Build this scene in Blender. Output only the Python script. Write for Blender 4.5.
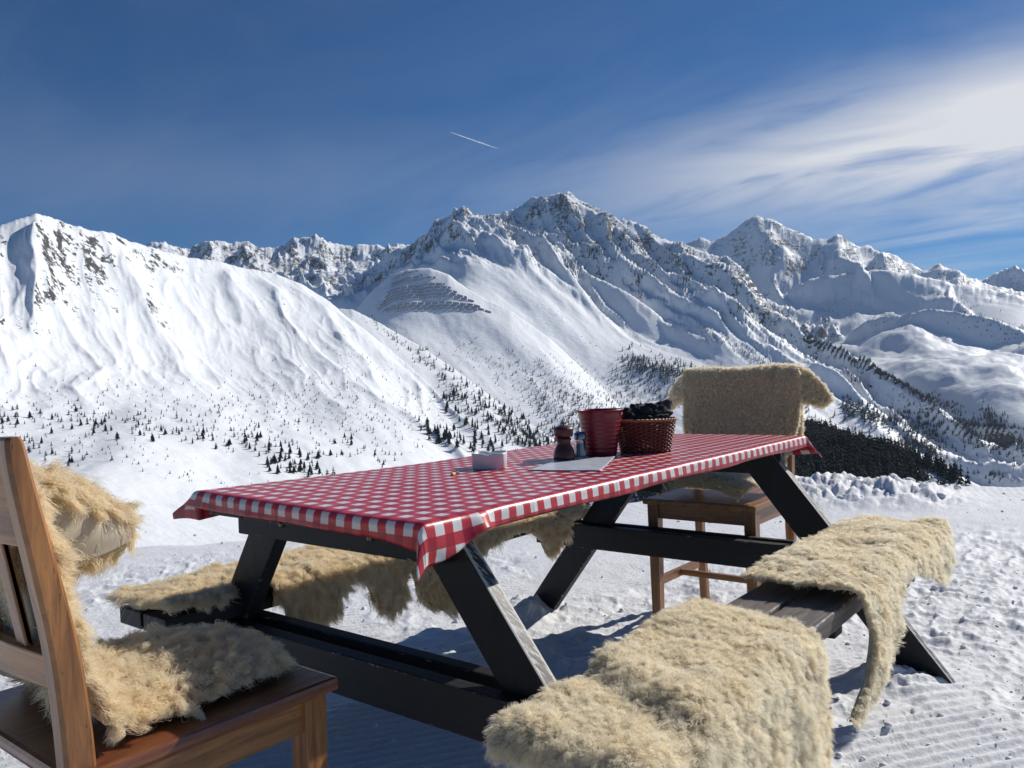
import bpy, bmesh, math, random
import numpy as np
from mathutils import Vector, Matrix
from mathutils.bvhtree import BVHTree
from mathutils.kdtree import KDTree

for o in list(bpy.data.objects): bpy.data.objects.remove(o)
SC = bpy.context.scene
COL = SC.collection
R = math.radians

# ------------------------------------------------------------------ camera
CAM = np.array([-1.9711, -1.3743, 1.0110]); YAW, PIT, ROLL, FPX = 0.6742, -0.0076, -0.0358, 810.5
def basis():
    f = np.array([math.cos(YAW)*math.cos(PIT), math.sin(YAW)*math.cos(PIT), math.sin(PIT)])
    r = np.array([math.sin(YAW), -math.cos(YAW), 0.]); u = np.cross(r, f)
    return r*math.cos(ROLL)+u*math.sin(ROLL), -r*math.sin(ROLL)+u*math.cos(ROLL), f
RV, UV_, FV = basis()
cam_d = bpy.data.cameras.new('camera'); cam = bpy.data.objects.new('camera', cam_d); COL.objects.link(cam)
cam_d.sensor_width = 36; cam_d.lens = FPX*36/1024; cam_d.clip_start = .05; cam_d.clip_end = 60000
cam.matrix_world = Matrix(((RV[0], UV_[0], -FV[0], CAM[0]), (RV[1], UV_[1], -FV[1], CAM[1]), (RV[2], UV_[2], -FV[2], CAM[2]), (0, 0, 0, 1)))
SC.camera = cam
def ray(px, py): return FV+RV*(px-512)/FPX-UV_*(py-384)/FPX
def atz(px, py, z): d = ray(px, py); return CAM+d*(z-CAM[2])/d[2]

# ------------------------------------------------------------------ light
SUN_AZ, SUN_EL = -18.0, 34.5
SC.render.engine = 'CYCLES'
SC.view_settings.view_transform = 'Standard'; SC.view_settings.look = 'None'
SC.view_settings.gamma = 1; SC.view_settings.exposure = -0.05
sun_d = bpy.data.lights.new('sun', 'SUN'); sun_d.energy = 4.9; sun_d.angle = R(.53); sun_d.color = (1, .95, .87)
sun = bpy.data.objects.new('sun', sun_d); COL.objects.link(sun)
sdir = Vector((math.cos(R(SUN_AZ))*math.cos(R(SUN_EL)), math.sin(R(SUN_AZ))*math.cos(R(SUN_EL)), math.sin(R(SUN_EL))))
sun.rotation_euler = sdir.to_track_quat('Z', 'Y').to_euler(); sun.location = (0, 0, 30)

class NT:
    """tiny helper around a node tree"""
    def __init__(s, tree): s.t = tree; s.n = tree.nodes; s.l = tree.links; s.n.clear()
    def add(s, typ, ins=None, **kw):
        nd = s.n.new(typ)
        for k, v in kw.items(): setattr(nd, k, v)
        for k, v in (ins or {}).items():
            sk = nd.inputs[k]
            if isinstance(v, bpy.types.NodeSocket): s.l.new(v, sk)
            elif isinstance(v, bpy.types.Node): s.l.new(v.outputs[0], sk)
            else: sk.default_value = v
        return nd
    def math(s, op, a, b=0., clamp=False):
        nd = s.add('ShaderNodeMath', {0: a, 1: b}, operation=op); nd.use_clamp = clamp; return nd.outputs[0]
    def ramp(s, v, stops, interp='LINEAR'):
        nd = s.add('ShaderNodeValToRGB', {0: v}); cr = nd.color_ramp; cr.interpolation = interp
        while len(cr.elements) < len(stops): cr.elements.new(.5)
        for e, (p, c) in zip(cr.elements, stops):
            e.position = p; e.color = (c, c, c, 1) if not hasattr(c, '__len__') else (*c, 1)
        return nd.outputs[0]
    def mix(s, f, a, b, mode='MIX'):
        nd = s.add('ShaderNodeMix', data_type='RGBA', blend_type=mode)
        for sk, v in ((nd.inputs[0], f), (nd.inputs[6], a), (nd.inputs[7], b)):
            if isinstance(v, bpy.types.NodeSocket): s.l.new(v, sk)
            elif hasattr(v, '__len__'): sk.default_value = (*v, 1) if len(v) == 3 else v
            else: sk.default_value = v
        return nd.outputs[2]
    def noise(s, vec, scale, detail=4, rough=.5, dist=0., out=0):
        nd = s.add('ShaderNodeTexNoise', {'Scale': scale, 'Detail': detail, 'Roughness': rough, 'Distortion': dist})
        if vec is not None: s.l.new(vec, nd.inputs['Vector'])
        return nd.outputs[out]
    def mapping(s, vec, scale=(1, 1, 1), rot=(0, 0, 0), loc=(0, 0, 0)):
        return s.add('ShaderNodeMapping', {'Vector': vec, 'Scale': scale, 'Rotation': rot, 'Location': loc}).outputs[0]

world = bpy.data.worlds.new('World'); SC.world = world; world.use_nodes = True
w = NT(world.node_tree)
sky = w.add('ShaderNodeTexSky', sky_type='NISHITA', sun_disc=False)
sky.sun_elevation = R(SUN_EL); sky.sun_rotation = R(90-SUN_AZ)
sky.altitude = 2300; sky.air_density = 1.0; sky.dust_density = 0.3; sky.ozone_density = 3.0
tc = w.add('ShaderNodeTexCoord').outputs['Generated']
sep = w.add('ShaderNodeSeparateXYZ', {0: tc})
zc = w.math('MAXIMUM', sep.outputs[2], .03)
# cirrus sheet: the view direction is carried up to a plane at cloud height
pu = w.math('DIVIDE', sep.outputs[0], w.math('ADD', zc, .12)); pv = w.math('DIVIDE', sep.outputs[1], w.math('ADD', zc, .12))
pl = w.add('ShaderNodeCombineXYZ', {0: pu, 1: pv}).outputs[0]
CLOUD_ROT = R(-52)
m1 = w.mapping(pl, (1.0, .50, 1), (0, 0, CLOUD_ROT))
n1 = w.noise(m1, 1.5, 9, .56, 1.6)
m2 = w.mapping(pl, (.35, .12, 1), (0, 0, CLOUD_ROT), (3.1, 1.7, 0))
n2 = w.noise(m2, 1.2, 3, .5, .2)
# where the bank of cloud stands: to the right of the view, low over the ridge
az = w.math('ARCTAN2', sep.outputs[1], sep.outputs[0])
el = sep.outputs[2]
def bump(v, c, wd):  # smooth hump round c
    return w.math('POWER', 2.718, w.math('MULTIPLY', w.math('POWER', w.math('ABSOLUTE', w.math('DIVIDE', w.math('SUBTRACT', v, c), wd)), 2.), -1.))
bank = w.math('MULTIPLY', bump(az, .06, .40), bump(w.math('ADD', el, w.math('MULTIPLY', az, .05)), .247, .055))
veil = w.math('MULTIPLY', bump(az, .0, .40), bump(el, .2, .11))
wisp = w.math('MULTIPLY', bump(az, 1.25, .5), bump(el, .235, .05))
cl1 = w.math('MULTIPLY', bank, w.ramp(n1, [(.22, 0), (.52, 1)], 'EASE'))
cl2 = w.math('MULTIPLY', w.math('MULTIPLY', veil, .6), w.ramp(n1, [(.40, 0), (.75, 1)]))
cl3 = w.math('MULTIPLY', w.math('MULTIPLY', wisp, .15), w.ramp(n2, [(.35, 0), (.7, 1)]))
cl4 = w.math('MULTIPLY', .035, w.ramp(n1, [(.50, 0), (.8, 1)]))
cov = w.math('MINIMUM', w.math('ADD', w.math('ADD', cl1, cl2), w.math('ADD', cl3, cl4)), .93)
skyc = w.mix(1.0, sky.outputs[0], (.26, .675, 1.02), 'MULTIPLY')
mixc = w.mix(cov, skyc, (12.0, 12.1, 12.4))
bg = w.add('ShaderNodeBackground', {'Color': mixc, 'Strength': .068})
w.add('ShaderNodeOutputWorld', {0: bg.outputs[0]})

# ------------------------------------------------------------------ numpy noise
def _hash(ix, iy, s):
    h = (ix.astype(np.int64)*374761393+iy.astype(np.int64)*668265263+s*974634777) & 0xffffffff
    h = ((h ^ (h >> 13))*1274126177) & 0xffffffff
    return ((h ^ (h >> 16)) & 0xffff)/65535.*2*math.pi
def perlin(x, y, s=0):
    ix, iy = np.floor(x), np.floor(y); fx, fy = x-ix, y-iy
    u, v = fx*fx*fx*(fx*(fx*6-15)+10), fy*fy*fy*(fy*(fy*6-15)+10)
    def g(dx, dy):
        a = _hash(ix+dx, iy+dy, s); return np.cos(a)*(fx-dx)+np.sin(a)*(fy-dy)
    a, b, c, d = g(0, 0), g(1, 0), g(0, 1), g(1, 1)
    return ((a*(1-u)+b*u)*(1-v)+(c*(1-u)+d*u)*v)*1.41
def fbm(x, y, o=5, s=0, g=.5, l=2.03):
    t = 0; a = 1; n = 0
    for i in range(o): t = t+a*perlin(x, y, s+i); n += a; a *= g; x = x*l+13.7; y = y*l+7.1
    return t/n
def ridged(x, y, o=5, s=0, g=.5, l=2.03):
    t = 0; a = 1; n = 0; wt = 1
    for i in range(o):
        r = (1-np.abs(perlin(x, y, s+i))*1.6); r = np.clip(r, 0, 1)**2
        t = t+a*r*wt; wt = np.clip(r*1.5, 0, 1); n += a; a *= g; x = x*l+3.7; y = y*l+9.1
    return t/n
def sst(a, b, x):
    t = np.clip((x-a)/(b-a), 0, 1); return t*t*(3-2*t)

# ------------------------------------------------------------------ object helpers
def tag(o, label=None, cat=None, group=None, kind=None):
    if label: o['label'] = label
    if cat: o['category'] = cat
    if group: o['group'] = group
    if kind: o['kind'] = kind
    return o
def mesh_obj(name, V, F, mats=(), parent=None, smooth=False, mat_idx=None, uv=None, attrs=None):
    me = bpy.data.meshes.new(name)
    V = np.asarray(V, np.float32)
    if isinstance(F, np.ndarray):
        k = F.shape[1]; me.vertices.add(len(V)); me.vertices.foreach_set('co', V.ravel())
        me.loops.add(F.size); me.loops.foreach_set('vertex_index', F.ravel().astype(np.int32))
        me.polygons.add(len(F)); me.polygons.foreach_set('loop_start', np.arange(0, F.size, k, dtype=np.int32))
        me.update(calc_edges=True)
    else:
        me.from_pydata([tuple(v) for v in V], [], F); me.update()
    if uv is not None:
        ul = me.uv_layers.new(name='UVMap'); vi = np.empty(len(me.loops), np.int32); me.loops.foreach_get('vertex_index', vi)
        ul.data.foreach_set('uv', np.asarray(uv, np.float32)[vi].ravel())
    for k, a in (attrs or {}).items():
        at = me.attributes.new(k, 'FLOAT', 'POINT'); at.data.foreach_set('value', np.asarray(a, np.float32).ravel())
    for m in mats: me.materials.append(m)
    if smooth: me.polygons.foreach_set('use_smooth', np.ones(len(me.polygons), bool))
    if mat_idx is not None: me.polygons.foreach_set('material_index', np.asarray(mat_idx, np.int32))
    o = bpy.data.objects.new(name, me); COL.objects.link(o)
    if parent: o.parent = parent
    return o
def empty(name, loc=(0, 0, 0), rz=0):
    o = bpy.data.objects.new(name, None); COL.objects.link(o); o.location = loc; o.rotation_euler = (0, 0, rz); return o
def gridF(n, m, wrap=False):
    i, j = np.meshgrid(np.arange(n-1), np.arange(m if wrap else m-1), indexing='ij'); j2 = (j+1) % m
    return np.stack([i*m+j, i*m+j2, (i+1)*m+j2, (i+1)*m+j], -1).reshape(-1, 4)

# ------------------------------------------------------------------ materials
def new_mat(name): m = bpy.data.materials.new(name); m.use_nodes = True; return m, NT(m.node_tree)
def finish(nt, **ins):
    b = nt.add('ShaderNodeBsdfPrincipled', {k.replace('_', ' '): v for k, v in ins.items()})
    nt.add('ShaderNodeOutputMaterial', {0: b.outputs[0]}); return b
def bumpn(nt, h, dist, strength=1., normal=None):
    d = {'Height': h, 'Distance': dist, 'Strength': strength}
    if normal is not None: d['Normal'] = normal
    return nt.add('ShaderNodeBump', d).outputs[0]

def mat_far_snow():
    m, t = new_mat('mountain_snow_and_rock')
    pos = t.add('ShaderNodeNewGeometry').outputs['Position']
    at = t.add('ShaderNodeAttribute', attribute_name='rock').outputs['Fac']
    nz = t.noise(pos, .045, 9, .76)
    nf = t.noise(pos, .16, 6, .7)
    v = t.math('ADD', at, t.math('MULTIPLY', t.math('SUBTRACT', nz, .5), 2.6))
    v = t.math('ADD', v, t.math('MULTIPLY', t.math('SUBTRACT', nf, .5), 1.6))
    k = t.ramp(v, [(.52, 0), (.66, 1)])
    rock = t.mix(t.noise(pos, .05, 5), (.035, .036, .042), (.11, .105, .10))
    c = t.mix(k, (.84, .87, .90), rock)
    rg = t.math('ADD', .55, t.math('MULTIPLY', k, .3))
    nb = bumpn(t, t.noise(pos, .05, 6, .6), 5.0, .35)
    nb = bumpn(t, t.noise(t.mapping(pos, (1, .3, .6), (0, 0, R(20))), .012, 5, .6), 9.0, .35, nb)
    finish(t, Base_Color=c, Roughness=rg, Normal=nb, Specular_IOR_Level=.15)
    return m
def mat_snow():
    m, t = new_mat('trodden_snow')
    pos = t.add('ShaderNodeNewGeometry').outputs['Position']
    n1 = t.noise(pos, 55, 6, .62); n2 = t.noise(pos, 330, 3, .6); n3 = t.noise(pos, 9, 5, .6)
    dirt = t.ramp(t.noise(pos, 2.3, 6, .7), [(.45, 0), (.75, 1)])
    c = t.mix(t.math('MULTIPLY', dirt, .6), (.78, .79, .81), (.62, .63, .65))
    nb = bumpn(t, n3, .006, .5); nb = bumpn(t, n1, .006, .8, nb); nb = bumpn(t, n2, .0012, .8, nb)
    finish(t, Base_Color=c, Roughness=.6, Normal=nb, Specular_IOR_Level=.2)
    return m
def wood(name, dark, light, rough=.45, scale=1., wear=None, wear_amt=.6, wear_rough=.6, grain_bump=.0012, coat=.0, scratches=0.):
    m, t = new_mat(name)
    uv = t.add('ShaderNodeUVMap').outputs[0]
    g = t.mapping(uv, (4*scale, 60*scale, 1))
    warp = t.noise(t.mapping(uv, (2, 9, 1)), 1.2, 3, out=1)
    g2 = t.add('ShaderNodeVectorMath', {0: g, 1: warp}, operation='ADD').outputs[0]
    n = t.noise(g2, 1.0, 7, .62, .9)
    nb_ = t.noise(t.mapping(uv, (3, 16, 1)), 1., 4, .6)
    f = t.ramp(n, [(.3, 0), (.68, 1)])
    c = t.mix(f, dark, light)
    c = t.mix(t.ramp(nb_, [(.35, .0), (.75, .65)]), c, tuple(x*.6 for x in dark))
    rg = rough
    if wear:
        geo = t.add('ShaderNodeNewGeometry')
        wn = t.noise(t.mapping(uv, (9, 30, 1)), 3.0, 6, .7)
        edge = t.add('ShaderNodeAttribute', attribute_name='edge').outputs['Fac']
        k = t.ramp(t.math('ADD', wn, t.math('MULTIPLY', edge, .22)), [(wear_amt, 0), (wear_amt+.07, 1)])
        c = t.mix(k, c, wear); rg = t.math('ADD', rough, t.math('MULTIPLY', k, wear_rough-rough))
    if scratches:
        sc = t.ramp(t.noise(t.mapping(uv, (22, 90, 1)), 2.2, 2, .5), [(.68, 0), (.74, 1)])
        c = t.mix(t.math('MULTIPLY', sc, scratches), c, tuple(x*.25 for x in dark))
    nb = bumpn(t, n, grain_bump, .8)
    finish(t, Base_Color=c, Roughness=rg, Normal=nb, Coat_Weight=coat, Coat_Roughness=.25)
    return m
def simple(name, col, rough=.5, bump_scale=0, bump_d=.001, var=.0, **kw):
    m, t = new_mat(name)
    ob = t.add('ShaderNodeTexCoord').outputs['Object']
    c = col
    if var: c = t.mix(t.noise(ob, bump_scale or 20, 4), tuple(x*(1-var) for x in col), tuple(min(1, x*(1+var)) for x in col))
    d = dict(Base_Color=c if not isinstance(c, tuple) else (*c, 1), Roughness=rough, **kw)
    if bump_scale: d['Normal'] = bumpn(t, t.noise(ob, bump_scale, 4), bump_d)
    finish(t, **d); return m

M_FAR = mat_far_snow(); M_SNOW = mat_snow()
M_BLACK = wood('black_stained_wood', (.005, .005, .006), (.014, .0135, .014), .6, wear=(.30, .29, .28), wear_amt=.80, wear_rough=.5)
M_WORN_SUNLIT = wood('worn_sunlit_wood_edge', (.02, .019, .018), (.10, .095, .09), .5, wear=(.55, .53, .50), wear_amt=.52)  # speckled wear, plus sunlight painted in as a paler base colour
M_BENCH = wood('weathered_dark_bench_wood', (.075, .062, .055), (.22, .185, .16), .55, wear=(.50, .47, .43), wear_amt=.74)
M_CHAIR = wood('reddish_brown_chair_wood', (.15, .052, .015), (.60, .265, .080), .38, scale=.9, scratches=.8, coat=.25)
M_SEAT = wood('dark_reddish_seat_wood', (.12, .035, .014), (.34, .12, .045), .33, scale=.8, scratches=.5, coat=.4)
M_CHAIR2 = wood('honey_brown_chair_wood', (.17, .07, .022), (.40, .18, .065), .42, scale=1.1, scratches=.5, coat=.15)
M_LEATHER = simple('sheepskin_leather', (.50, .42, .31), .8, 18, .002, .18)

# ------------------------------------------------------------------ the far terrain (heights from ridge lines)
def PX(pts):
    """ridge line given as (px, py, distance): azimuth, tangent of elevation and distance of each point"""
    out = []
    for px, py, D in pts:
        d = ray(px, py); out.append((math.atan2(d[1], d[0]), d[2]/math.hypot(d[0], d[1]), D))
    return np.array(sorted(out))
def line_at(phi, pts, jag=0., jf=60., seed=0):
    a = PX(pts); tn = np.interp(phi, a[:, 0], a[:, 1]); D = np.interp(phi, a[:, 0], a[:, 2])
    return tn, D
def smooth_cols(v, k):
    # average over azimuth, so that a line bends softly between its points
    x = np.arange(cols[0], cols[-1], .001); y = np.interp(x, cols, v); g = np.exp(-np.linspace(-2, 2, 2*k+1)**2); g /= g.sum()
    y = np.convolve(np.pad(y, k, mode='edge'), g, 'valid'); return np.interp(cols, x, y)
dphi = .9/FPX
phi0 = YAW+.0
cols = np.concatenate([np.linspace(phi0-1.35, phi0-.60, 90, endpoint=False), np.arange(phi0-.60, phi0+.60, dphi), np.linspace(phi0+.60, phi0+1.35, 90)])
ds = [90.]
while ds[-1] < 8500: ds.append(ds[-1]*(1.0045 if ds[-1] < 3900 else 1.006) + (.6 if ds[-1] < 400 else 0))
ds = np.array(ds)
PH, DD = np.meshgrid(cols, ds, indexing='ij')      # [column, distance]
WX, WY = CAM[0]+DD*np.cos(PH), CAM[1]+DD*np.sin(PH)
# world axes turned so that 'lateral' runs across the view and 'deep' away from it
LAT = -(WX*-math.sin(phi0)+WY*math.cos(phi0)); DEP = WX*math.cos(phi0)+WY*math.sin(phi0)

def pchip(xs, ys, x):
    """monotone cubic; xs,ys [k][ncol], x [ncol,nd]"""
    k = len(xs); out = np.zeros_like(x)
    h = [xs[i+1]-xs[i] for i in range(k-1)]; d = [(ys[i+1]-ys[i])/h[i] for i in range(k-1)]
    ms = [d[0]]
    for i in range(1, k-1):
        same = d[i-1]*d[i] > 0
        ms.append(np.where(same, 2*d[i-1]*d[i]/np.where(same, d[i-1]+d[i], 1), 0))
    ms.append(d[-1])
    out = ys[0][:, None]+ms[0][:, None]*(x-xs[0][:, None])
    for i in range(k-1):
        t = np.clip((x-xs[i][:, None])/h[i][:, None], 0, 1)
        H = (2*t**3-3*t**2+1)*ys[i][:, None]+(t**3-2*t**2+t)*(h[i]*ms[i])[:, None]+(-2*t**3+3*t**2)*ys[i+1][:, None]+(t**3-t**2)*(h[i]*ms[i+1])[:, None]
        out = np.where(x >= xs[i][:, None], H, out)
    return out
def layer(lines, back=.75, jag=0., jf=60., seed=0, round_=0.):
    """surface through the lines (near to far), falling away behind the last one"""
    T = []; D = []
    for i, ln in enumerate(lines):
        t, d = line_at(cols, ln); d = smooth_cols(d, 45)
        t = smooth_cols(t, 60) if i < len(lines)-1 else smooth_cols(t, 3)
        T.append(t*d); D.append(d)
    z = pchip(D, T, DD); crest = D[-1][:, None]
    e = DD-crest
    z = np.where(e > 0, T[-1][:, None]-back*(e if not round_ else (np.sqrt(e*e+round_**2)-round_)), z)
    fr = (DD-D[0][:, None])/(crest-D[0][:, None])      # 0 at the foot, 1 at the crest
    if jag:
        jn = fbm(cols*jf, cols*0+seed*3.3, 5, seed, .6)+.35*fbm(cols*jf*4, cols*0+seed, 3, seed+9, .6)
        z = z+(jag*jn*D[-1]/FPX)[:, None]*np.exp(-(e/(D[-1][:, None]*.02))**2)
    return z, fr
LA = [
 [(-900, 640, 330), (0, 610, 330), (150, 600, 340), (300, 590, 350), (560, 600, 380), (800, 640, 380), (1400, 760, 300)],
 [(-900, 470, 620), (0, 440, 660), (150, 440, 700), (300, 450, 740), (420, 470, 760), (560, 540, 720), (800, 600, 560), (1400, 700, 500)],
 [(-900, 400, 800), (0, 352, 980), (110, 355, 1050), (200, 370, 1130), (300, 372, 1180), (380, 395, 1150), (440, 430, 1080), (560, 515, 860), (800, 580, 650), (1400, 690, 600)],
 [(-900, 330, 1150), (-200, 262, 1180), (-60, 240, 1200), (0, 226, 1250), (14, 220, 1260), (35, 217, 1280), (60, 226, 1320), (95, 232, 1380), (130, 240, 1440), (180, 252, 1520), (235, 265, 1620), (275, 274, 1680), (300, 283, 1700), (325, 300, 1680), (350, 320, 1620), (390, 350, 1500), (425, 380, 1380), (450, 405, 1260), (480, 432, 1150), (520, 462, 1040), (560, 495, 930), (660, 545, 800), (800, 570, 700), (1400, 660, 650)]]
LB = [
 [(-900, 420, 2000), (200, 420, 1900), (330, 400, 1800), (450, 440, 1500), (560, 520, 1300), (900, 560, 1200), (1400, 560, 1200)],
 [(-900, 410, 2200), (200, 390, 2100), (330, 345, 2100), (400, 325, 2080), (470, 340, 2000), (560, 400, 1750), (650, 470, 1500), (900, 540, 1300), (1400, 540, 1300)],
 [(-900, 400, 2500), (200, 360, 2400), (300, 345, 2350), (330, 335, 2330), (345, 322, 2320), (360, 305, 2310), (375, 288, 2300), (390, 275, 2290), (408, 268.5, 2280), (430, 268, 2270), (448, 274, 2260), (465, 287, 2240), (485, 299, 2220), (510, 310, 2200), (550, 338, 2150), (600, 385, 2050), (650, 440, 1850), (900, 530, 1400), (1400, 530, 1400)]]
LC = [
 [(-900, 420, 2600), (300, 420, 2400), (420, 430, 1950), (500, 470, 1700), (600, 510, 1500), (700, 530, 1450), (820, 540, 1450), (1000, 560, 1450), (1400, 620, 1400)],
 [(-900, 400, 3000), (300, 360, 2800), (420, 350, 2200), (500, 395, 2000), (600, 432, 1850), (700, 452, 1800), (820, 470, 1800), (920, 480, 1850), (1000, 510, 1850), (1400, 580, 1400)],
 [(-900, 390, 3300), (300, 320, 3100), (400, 305, 2650), (470, 294, 2330), (540, 322, 2330), (620, 338, 2430), (700, 362, 2300), (780, 378, 2200), (830, 402, 2200), (900, 430, 2200), (960, 455, 2200), (1400, 560, 1600)],
 [(-900, 380, 3700), (200, 290, 3700), (300, 272, 3700), (350, 268, 3650), (385, 262, 3600), (405, 255, 3550), (420, 250, 3500), (432, 240, 3450), (443, 224, 3400), (455, 216, 3380), (463, 211, 3360), (470, 216, 3350), (482, 217, 3350), (495, 213, 3360), (510, 212, 3400), (530, 205, 3440), (545, 198, 3450), (560, 194, 3450), (572, 197, 3440), (585, 203, 3430), (600, 206, 3400), (615, 214, 3380), (630, 220, 3350), (645, 228, 3330), (660, 236, 3320), (680, 241, 3300), (705, 249, 3250), (730, 258, 3180), (745, 272, 3130), (765, 298, 3060), (790, 322, 2980), (806, 338, 2940), (830, 351, 2900), (870, 372, 2850), (900, 388, 2800), (930, 403, 2750), (965, 425, 2600), (1000, 455, 2400), (1060, 480, 2300), (1400, 560, 2100)]]
LD = [
 [(-900, 420, 3900), (600, 420, 3600), (700, 430, 3000), (800, 440, 2800), (900, 455, 2700), (960, 470, 2600), (1024, 480, 2500), (1400, 500, 1700)],
 [(-900, 410, 4300), (600, 400, 4200), (700, 370, 3900), (800, 390, 3300), (880, 410, 2900), (940, 425, 2700), (1024, 430, 2500), (1400, 470, 2200)],
 [(-900, 400, 4600), (600, 370, 4600), (700, 320, 4500), (800, 318, 4400), (850, 322, 4200), (900, 318, 4100), (940, 320, 4000), (1024, 330, 3800), (1400, 400, 3300)],
 [(-900, 360, 5300), (560, 290, 5300), (640, 262, 5300), (680, 246, 5200), (700, 241, 5200), (716, 238, 5200), (730, 229, 5200), (742, 221, 5200), (757, 213, 5200), (768, 219, 5200), (780, 226, 5200), (797, 233, 5150), (812, 238, 5150), (826, 237, 5150), (838, 233, 5150), (850, 240, 5100), (865, 247, 5100), (885, 254, 5100), (905, 263, 5000), (925, 269, 5000), (938, 265, 5000), (955, 273, 4900), (980, 283, 4900), (1024, 292, 4800), (1100, 305, 4700), (1400, 350, 4500)]]
LE = [
 [(-900, 330, 3800), (100, 300, 3800), (240, 290, 3900), (400, 290, 3900), (600, 320, 3900), (1400, 420, 3900)],
 [(-900, 300, 4300), (60, 262, 4300), (130, 256, 4300), (150, 243, 4300), (163, 240, 4300), (172, 246, 4350), (184, 250, 4400), (205, 243, 4450), (218, 240, 4450), (235, 244, 4450), (247, 240, 4450), (260, 246, 4450), (285, 243, 4500), (308, 237, 4500), (320, 239, 4500), (340, 246, 4500), (362, 243, 4500), (385, 246, 4500), (420, 244, 4500), (500, 250, 4500), (700, 290, 4500), (1400, 420, 4500)]]
LG = [
 [(-900, 340, 6000), (600, 340, 6000), (1400, 340, 6000)],
 [(-900, 330, 7600), (560, 290, 7600), (900, 285, 7600), (960, 284, 7600), (985, 276, 7600), (1005, 270, 7600), (1018, 271, 7600), (1050, 276, 7600), (1100, 262, 7600), (1200, 270, 7600), (1400, 300, 7600)]]
# forested shoulder at the lower right
LF = [
 [(-900, 700, 500), (400, 640, 500), (700, 560, 520), (900, 560, 520), (1400, 640, 520)],
 [(-900, 640, 900), (400, 560, 900), (500, 520, 900), (560, 500, 900), (640, 480, 920), (720, 455, 950), (780, 432, 980), (810, 428, 990), (850, 440, 960), (900, 456, 900), (940, 470, 860), (975, 484, 820), (1000, 496, 780), (1060, 530, 700), (1400, 640, 600)]]
LK = [
 [(-900, 560, 1100), (300, 480, 1150), (420, 520, 950), (560, 560, 800), (700, 600, 700), (1400, 760, 600)],
 [(-900, 480, 1400), (300, 400, 1400), (380, 400, 1420), (440, 425, 1380), (500, 452, 1250), (560, 480, 1120), (640, 520, 1000), (800, 580, 900), (1400, 700, 800)],
 [(-900, 430, 1900), (280, 330, 1900), (330, 308, 1880), (352, 309, 1860), (380, 323, 1820), (420, 346, 1740), (460, 374, 1660), (500, 404, 1560), (540, 430, 1440), (575, 452, 1340), (620, 482, 1250), (700, 530, 1150), (1400, 700, 1000)]]
# steep-fronted steps in the basin on the right and the hollow under the main peak
LH = [
 [(-900, 480, 3700), (780, 430, 3700), (830, 400, 3700), (900, 384, 3680), (1024, 380, 3650), (1200, 400, 3600), (1400, 430, 3600)],
 [(-900, 460, 3950), (780, 410, 3950), (835, 360, 3950), (850, 332, 3940), (870, 318, 3930), (900, 314, 3920), (930, 308, 3900), (960, 312, 3880), (990, 316, 3850), (1024, 330, 3820), (1200, 380, 3800), (1400, 430, 3700)]]
LI = [
 [(-900, 420, 4350), (740, 400, 4350), (800, 340, 4350), (850, 312, 4350), (900, 306, 4300), (960, 302, 4300), (1024, 306, 4250), (1400, 420, 4200)],
 [(-900, 400, 4600), (740, 380, 4600), (770, 320, 4600), (790, 290, 4600), (810, 278, 4600), (850, 272, 4560), (890, 270, 4540), (920, 276, 4520), (950, 282, 4500), (980, 288, 4500), (1024, 296, 4450), (1400, 400, 4400)]]
LJ = [
 [(-900, 440, 2650), (520, 380, 2650), (580, 300, 2725), (610, 304, 2650), (640, 322, 2540), (700, 372, 2350), (760, 430, 2300), (1400, 600, 2200)],
 [(-900, 430, 2800), (520, 360, 2800), (560, 300, 2800), (574, 280, 2790), (590, 274, 2760), (610, 283, 2720), (630, 294, 2680), (655, 312, 2600), (680, 336, 2520), (710, 366, 2440), (760, 420, 2400), (1400, 600, 2300)]]
zA, fA = layer(LA, .42, 1.6, 70, 1, 90)
zB, fB = layer(LB, .7, .6, 60, 2, 90)
zC, fC = layer(LC, .8, 2.6, 80, 3)
zD, fD = layer(LD, .8, 2.6, 85, 4)
zE, fE = layer(LE, .8, 3.0, 110, 5)
zG, fG = layer(LG, .6, 4.0, 90, 6)
zK, fK = layer(LK, .45, .8, 60, 11, 90)
zF, fF = layer(LF, .35, 0, 60, 7, 40)
zH, fH = layer(LH, .5, 2.0, 60, 8, 20); zI, fI = layer(LI, .5, 2.0, 60, 9, 20); zJ, fJ = layer(LJ, .9, 1.5, 60, 10, 20)

def env(f, a=.02, b=.2, c=.85, d=1.0, low=0.):
    return np.maximum(sst(a, b, f)*(1-sst(c, d, f)), low*sst(a, b, f)*(1-sst(1.0, 1.1, f)))
# gullies and spurs running down the faces
wpx = fbm(LAT/420, DEP/700, 3, 21)*90; wpy = fbm(LAT/500, DEP/500, 3, 22)*60
sA = (LAT+.55*DEP+wpx)/150; tA = (DEP+wpy)/520
ribA = ridged(sA, tA, 5, 31, .5)
zA = zA+env(fA, .35, .8, .93, 1.0, .35)*(ribA-.35)*(22+20*np.exp(-((512+FPX*np.tan(YAW-PH)-40)/90)**2))+env(fA, .02, .2, .95, 1.02, .3)*(fbm(LAT/190+.3*DEP/190, DEP/420, 5, 33, .4)*24+fbm(LAT/40, DEP/60, 4, 34)*1.0)
zB = zB+env(fB, 0, .2, .9, 1, .2)*(fbm((LAT+.5*DEP)/160, DEP/420, 5, 41, .42)*17+fbm(LAT/40, DEP/70, 4, 42)*1.2)
ribC = ridged((LAT+.42*DEP+wpx*1.2)/330, (DEP+wpy)/1300, 6, 51, .55)
ribC2 = ridged((LAT+.42*DEP+wpx)/110, (DEP+wpy)/420, 4, 57, .55)
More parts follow.
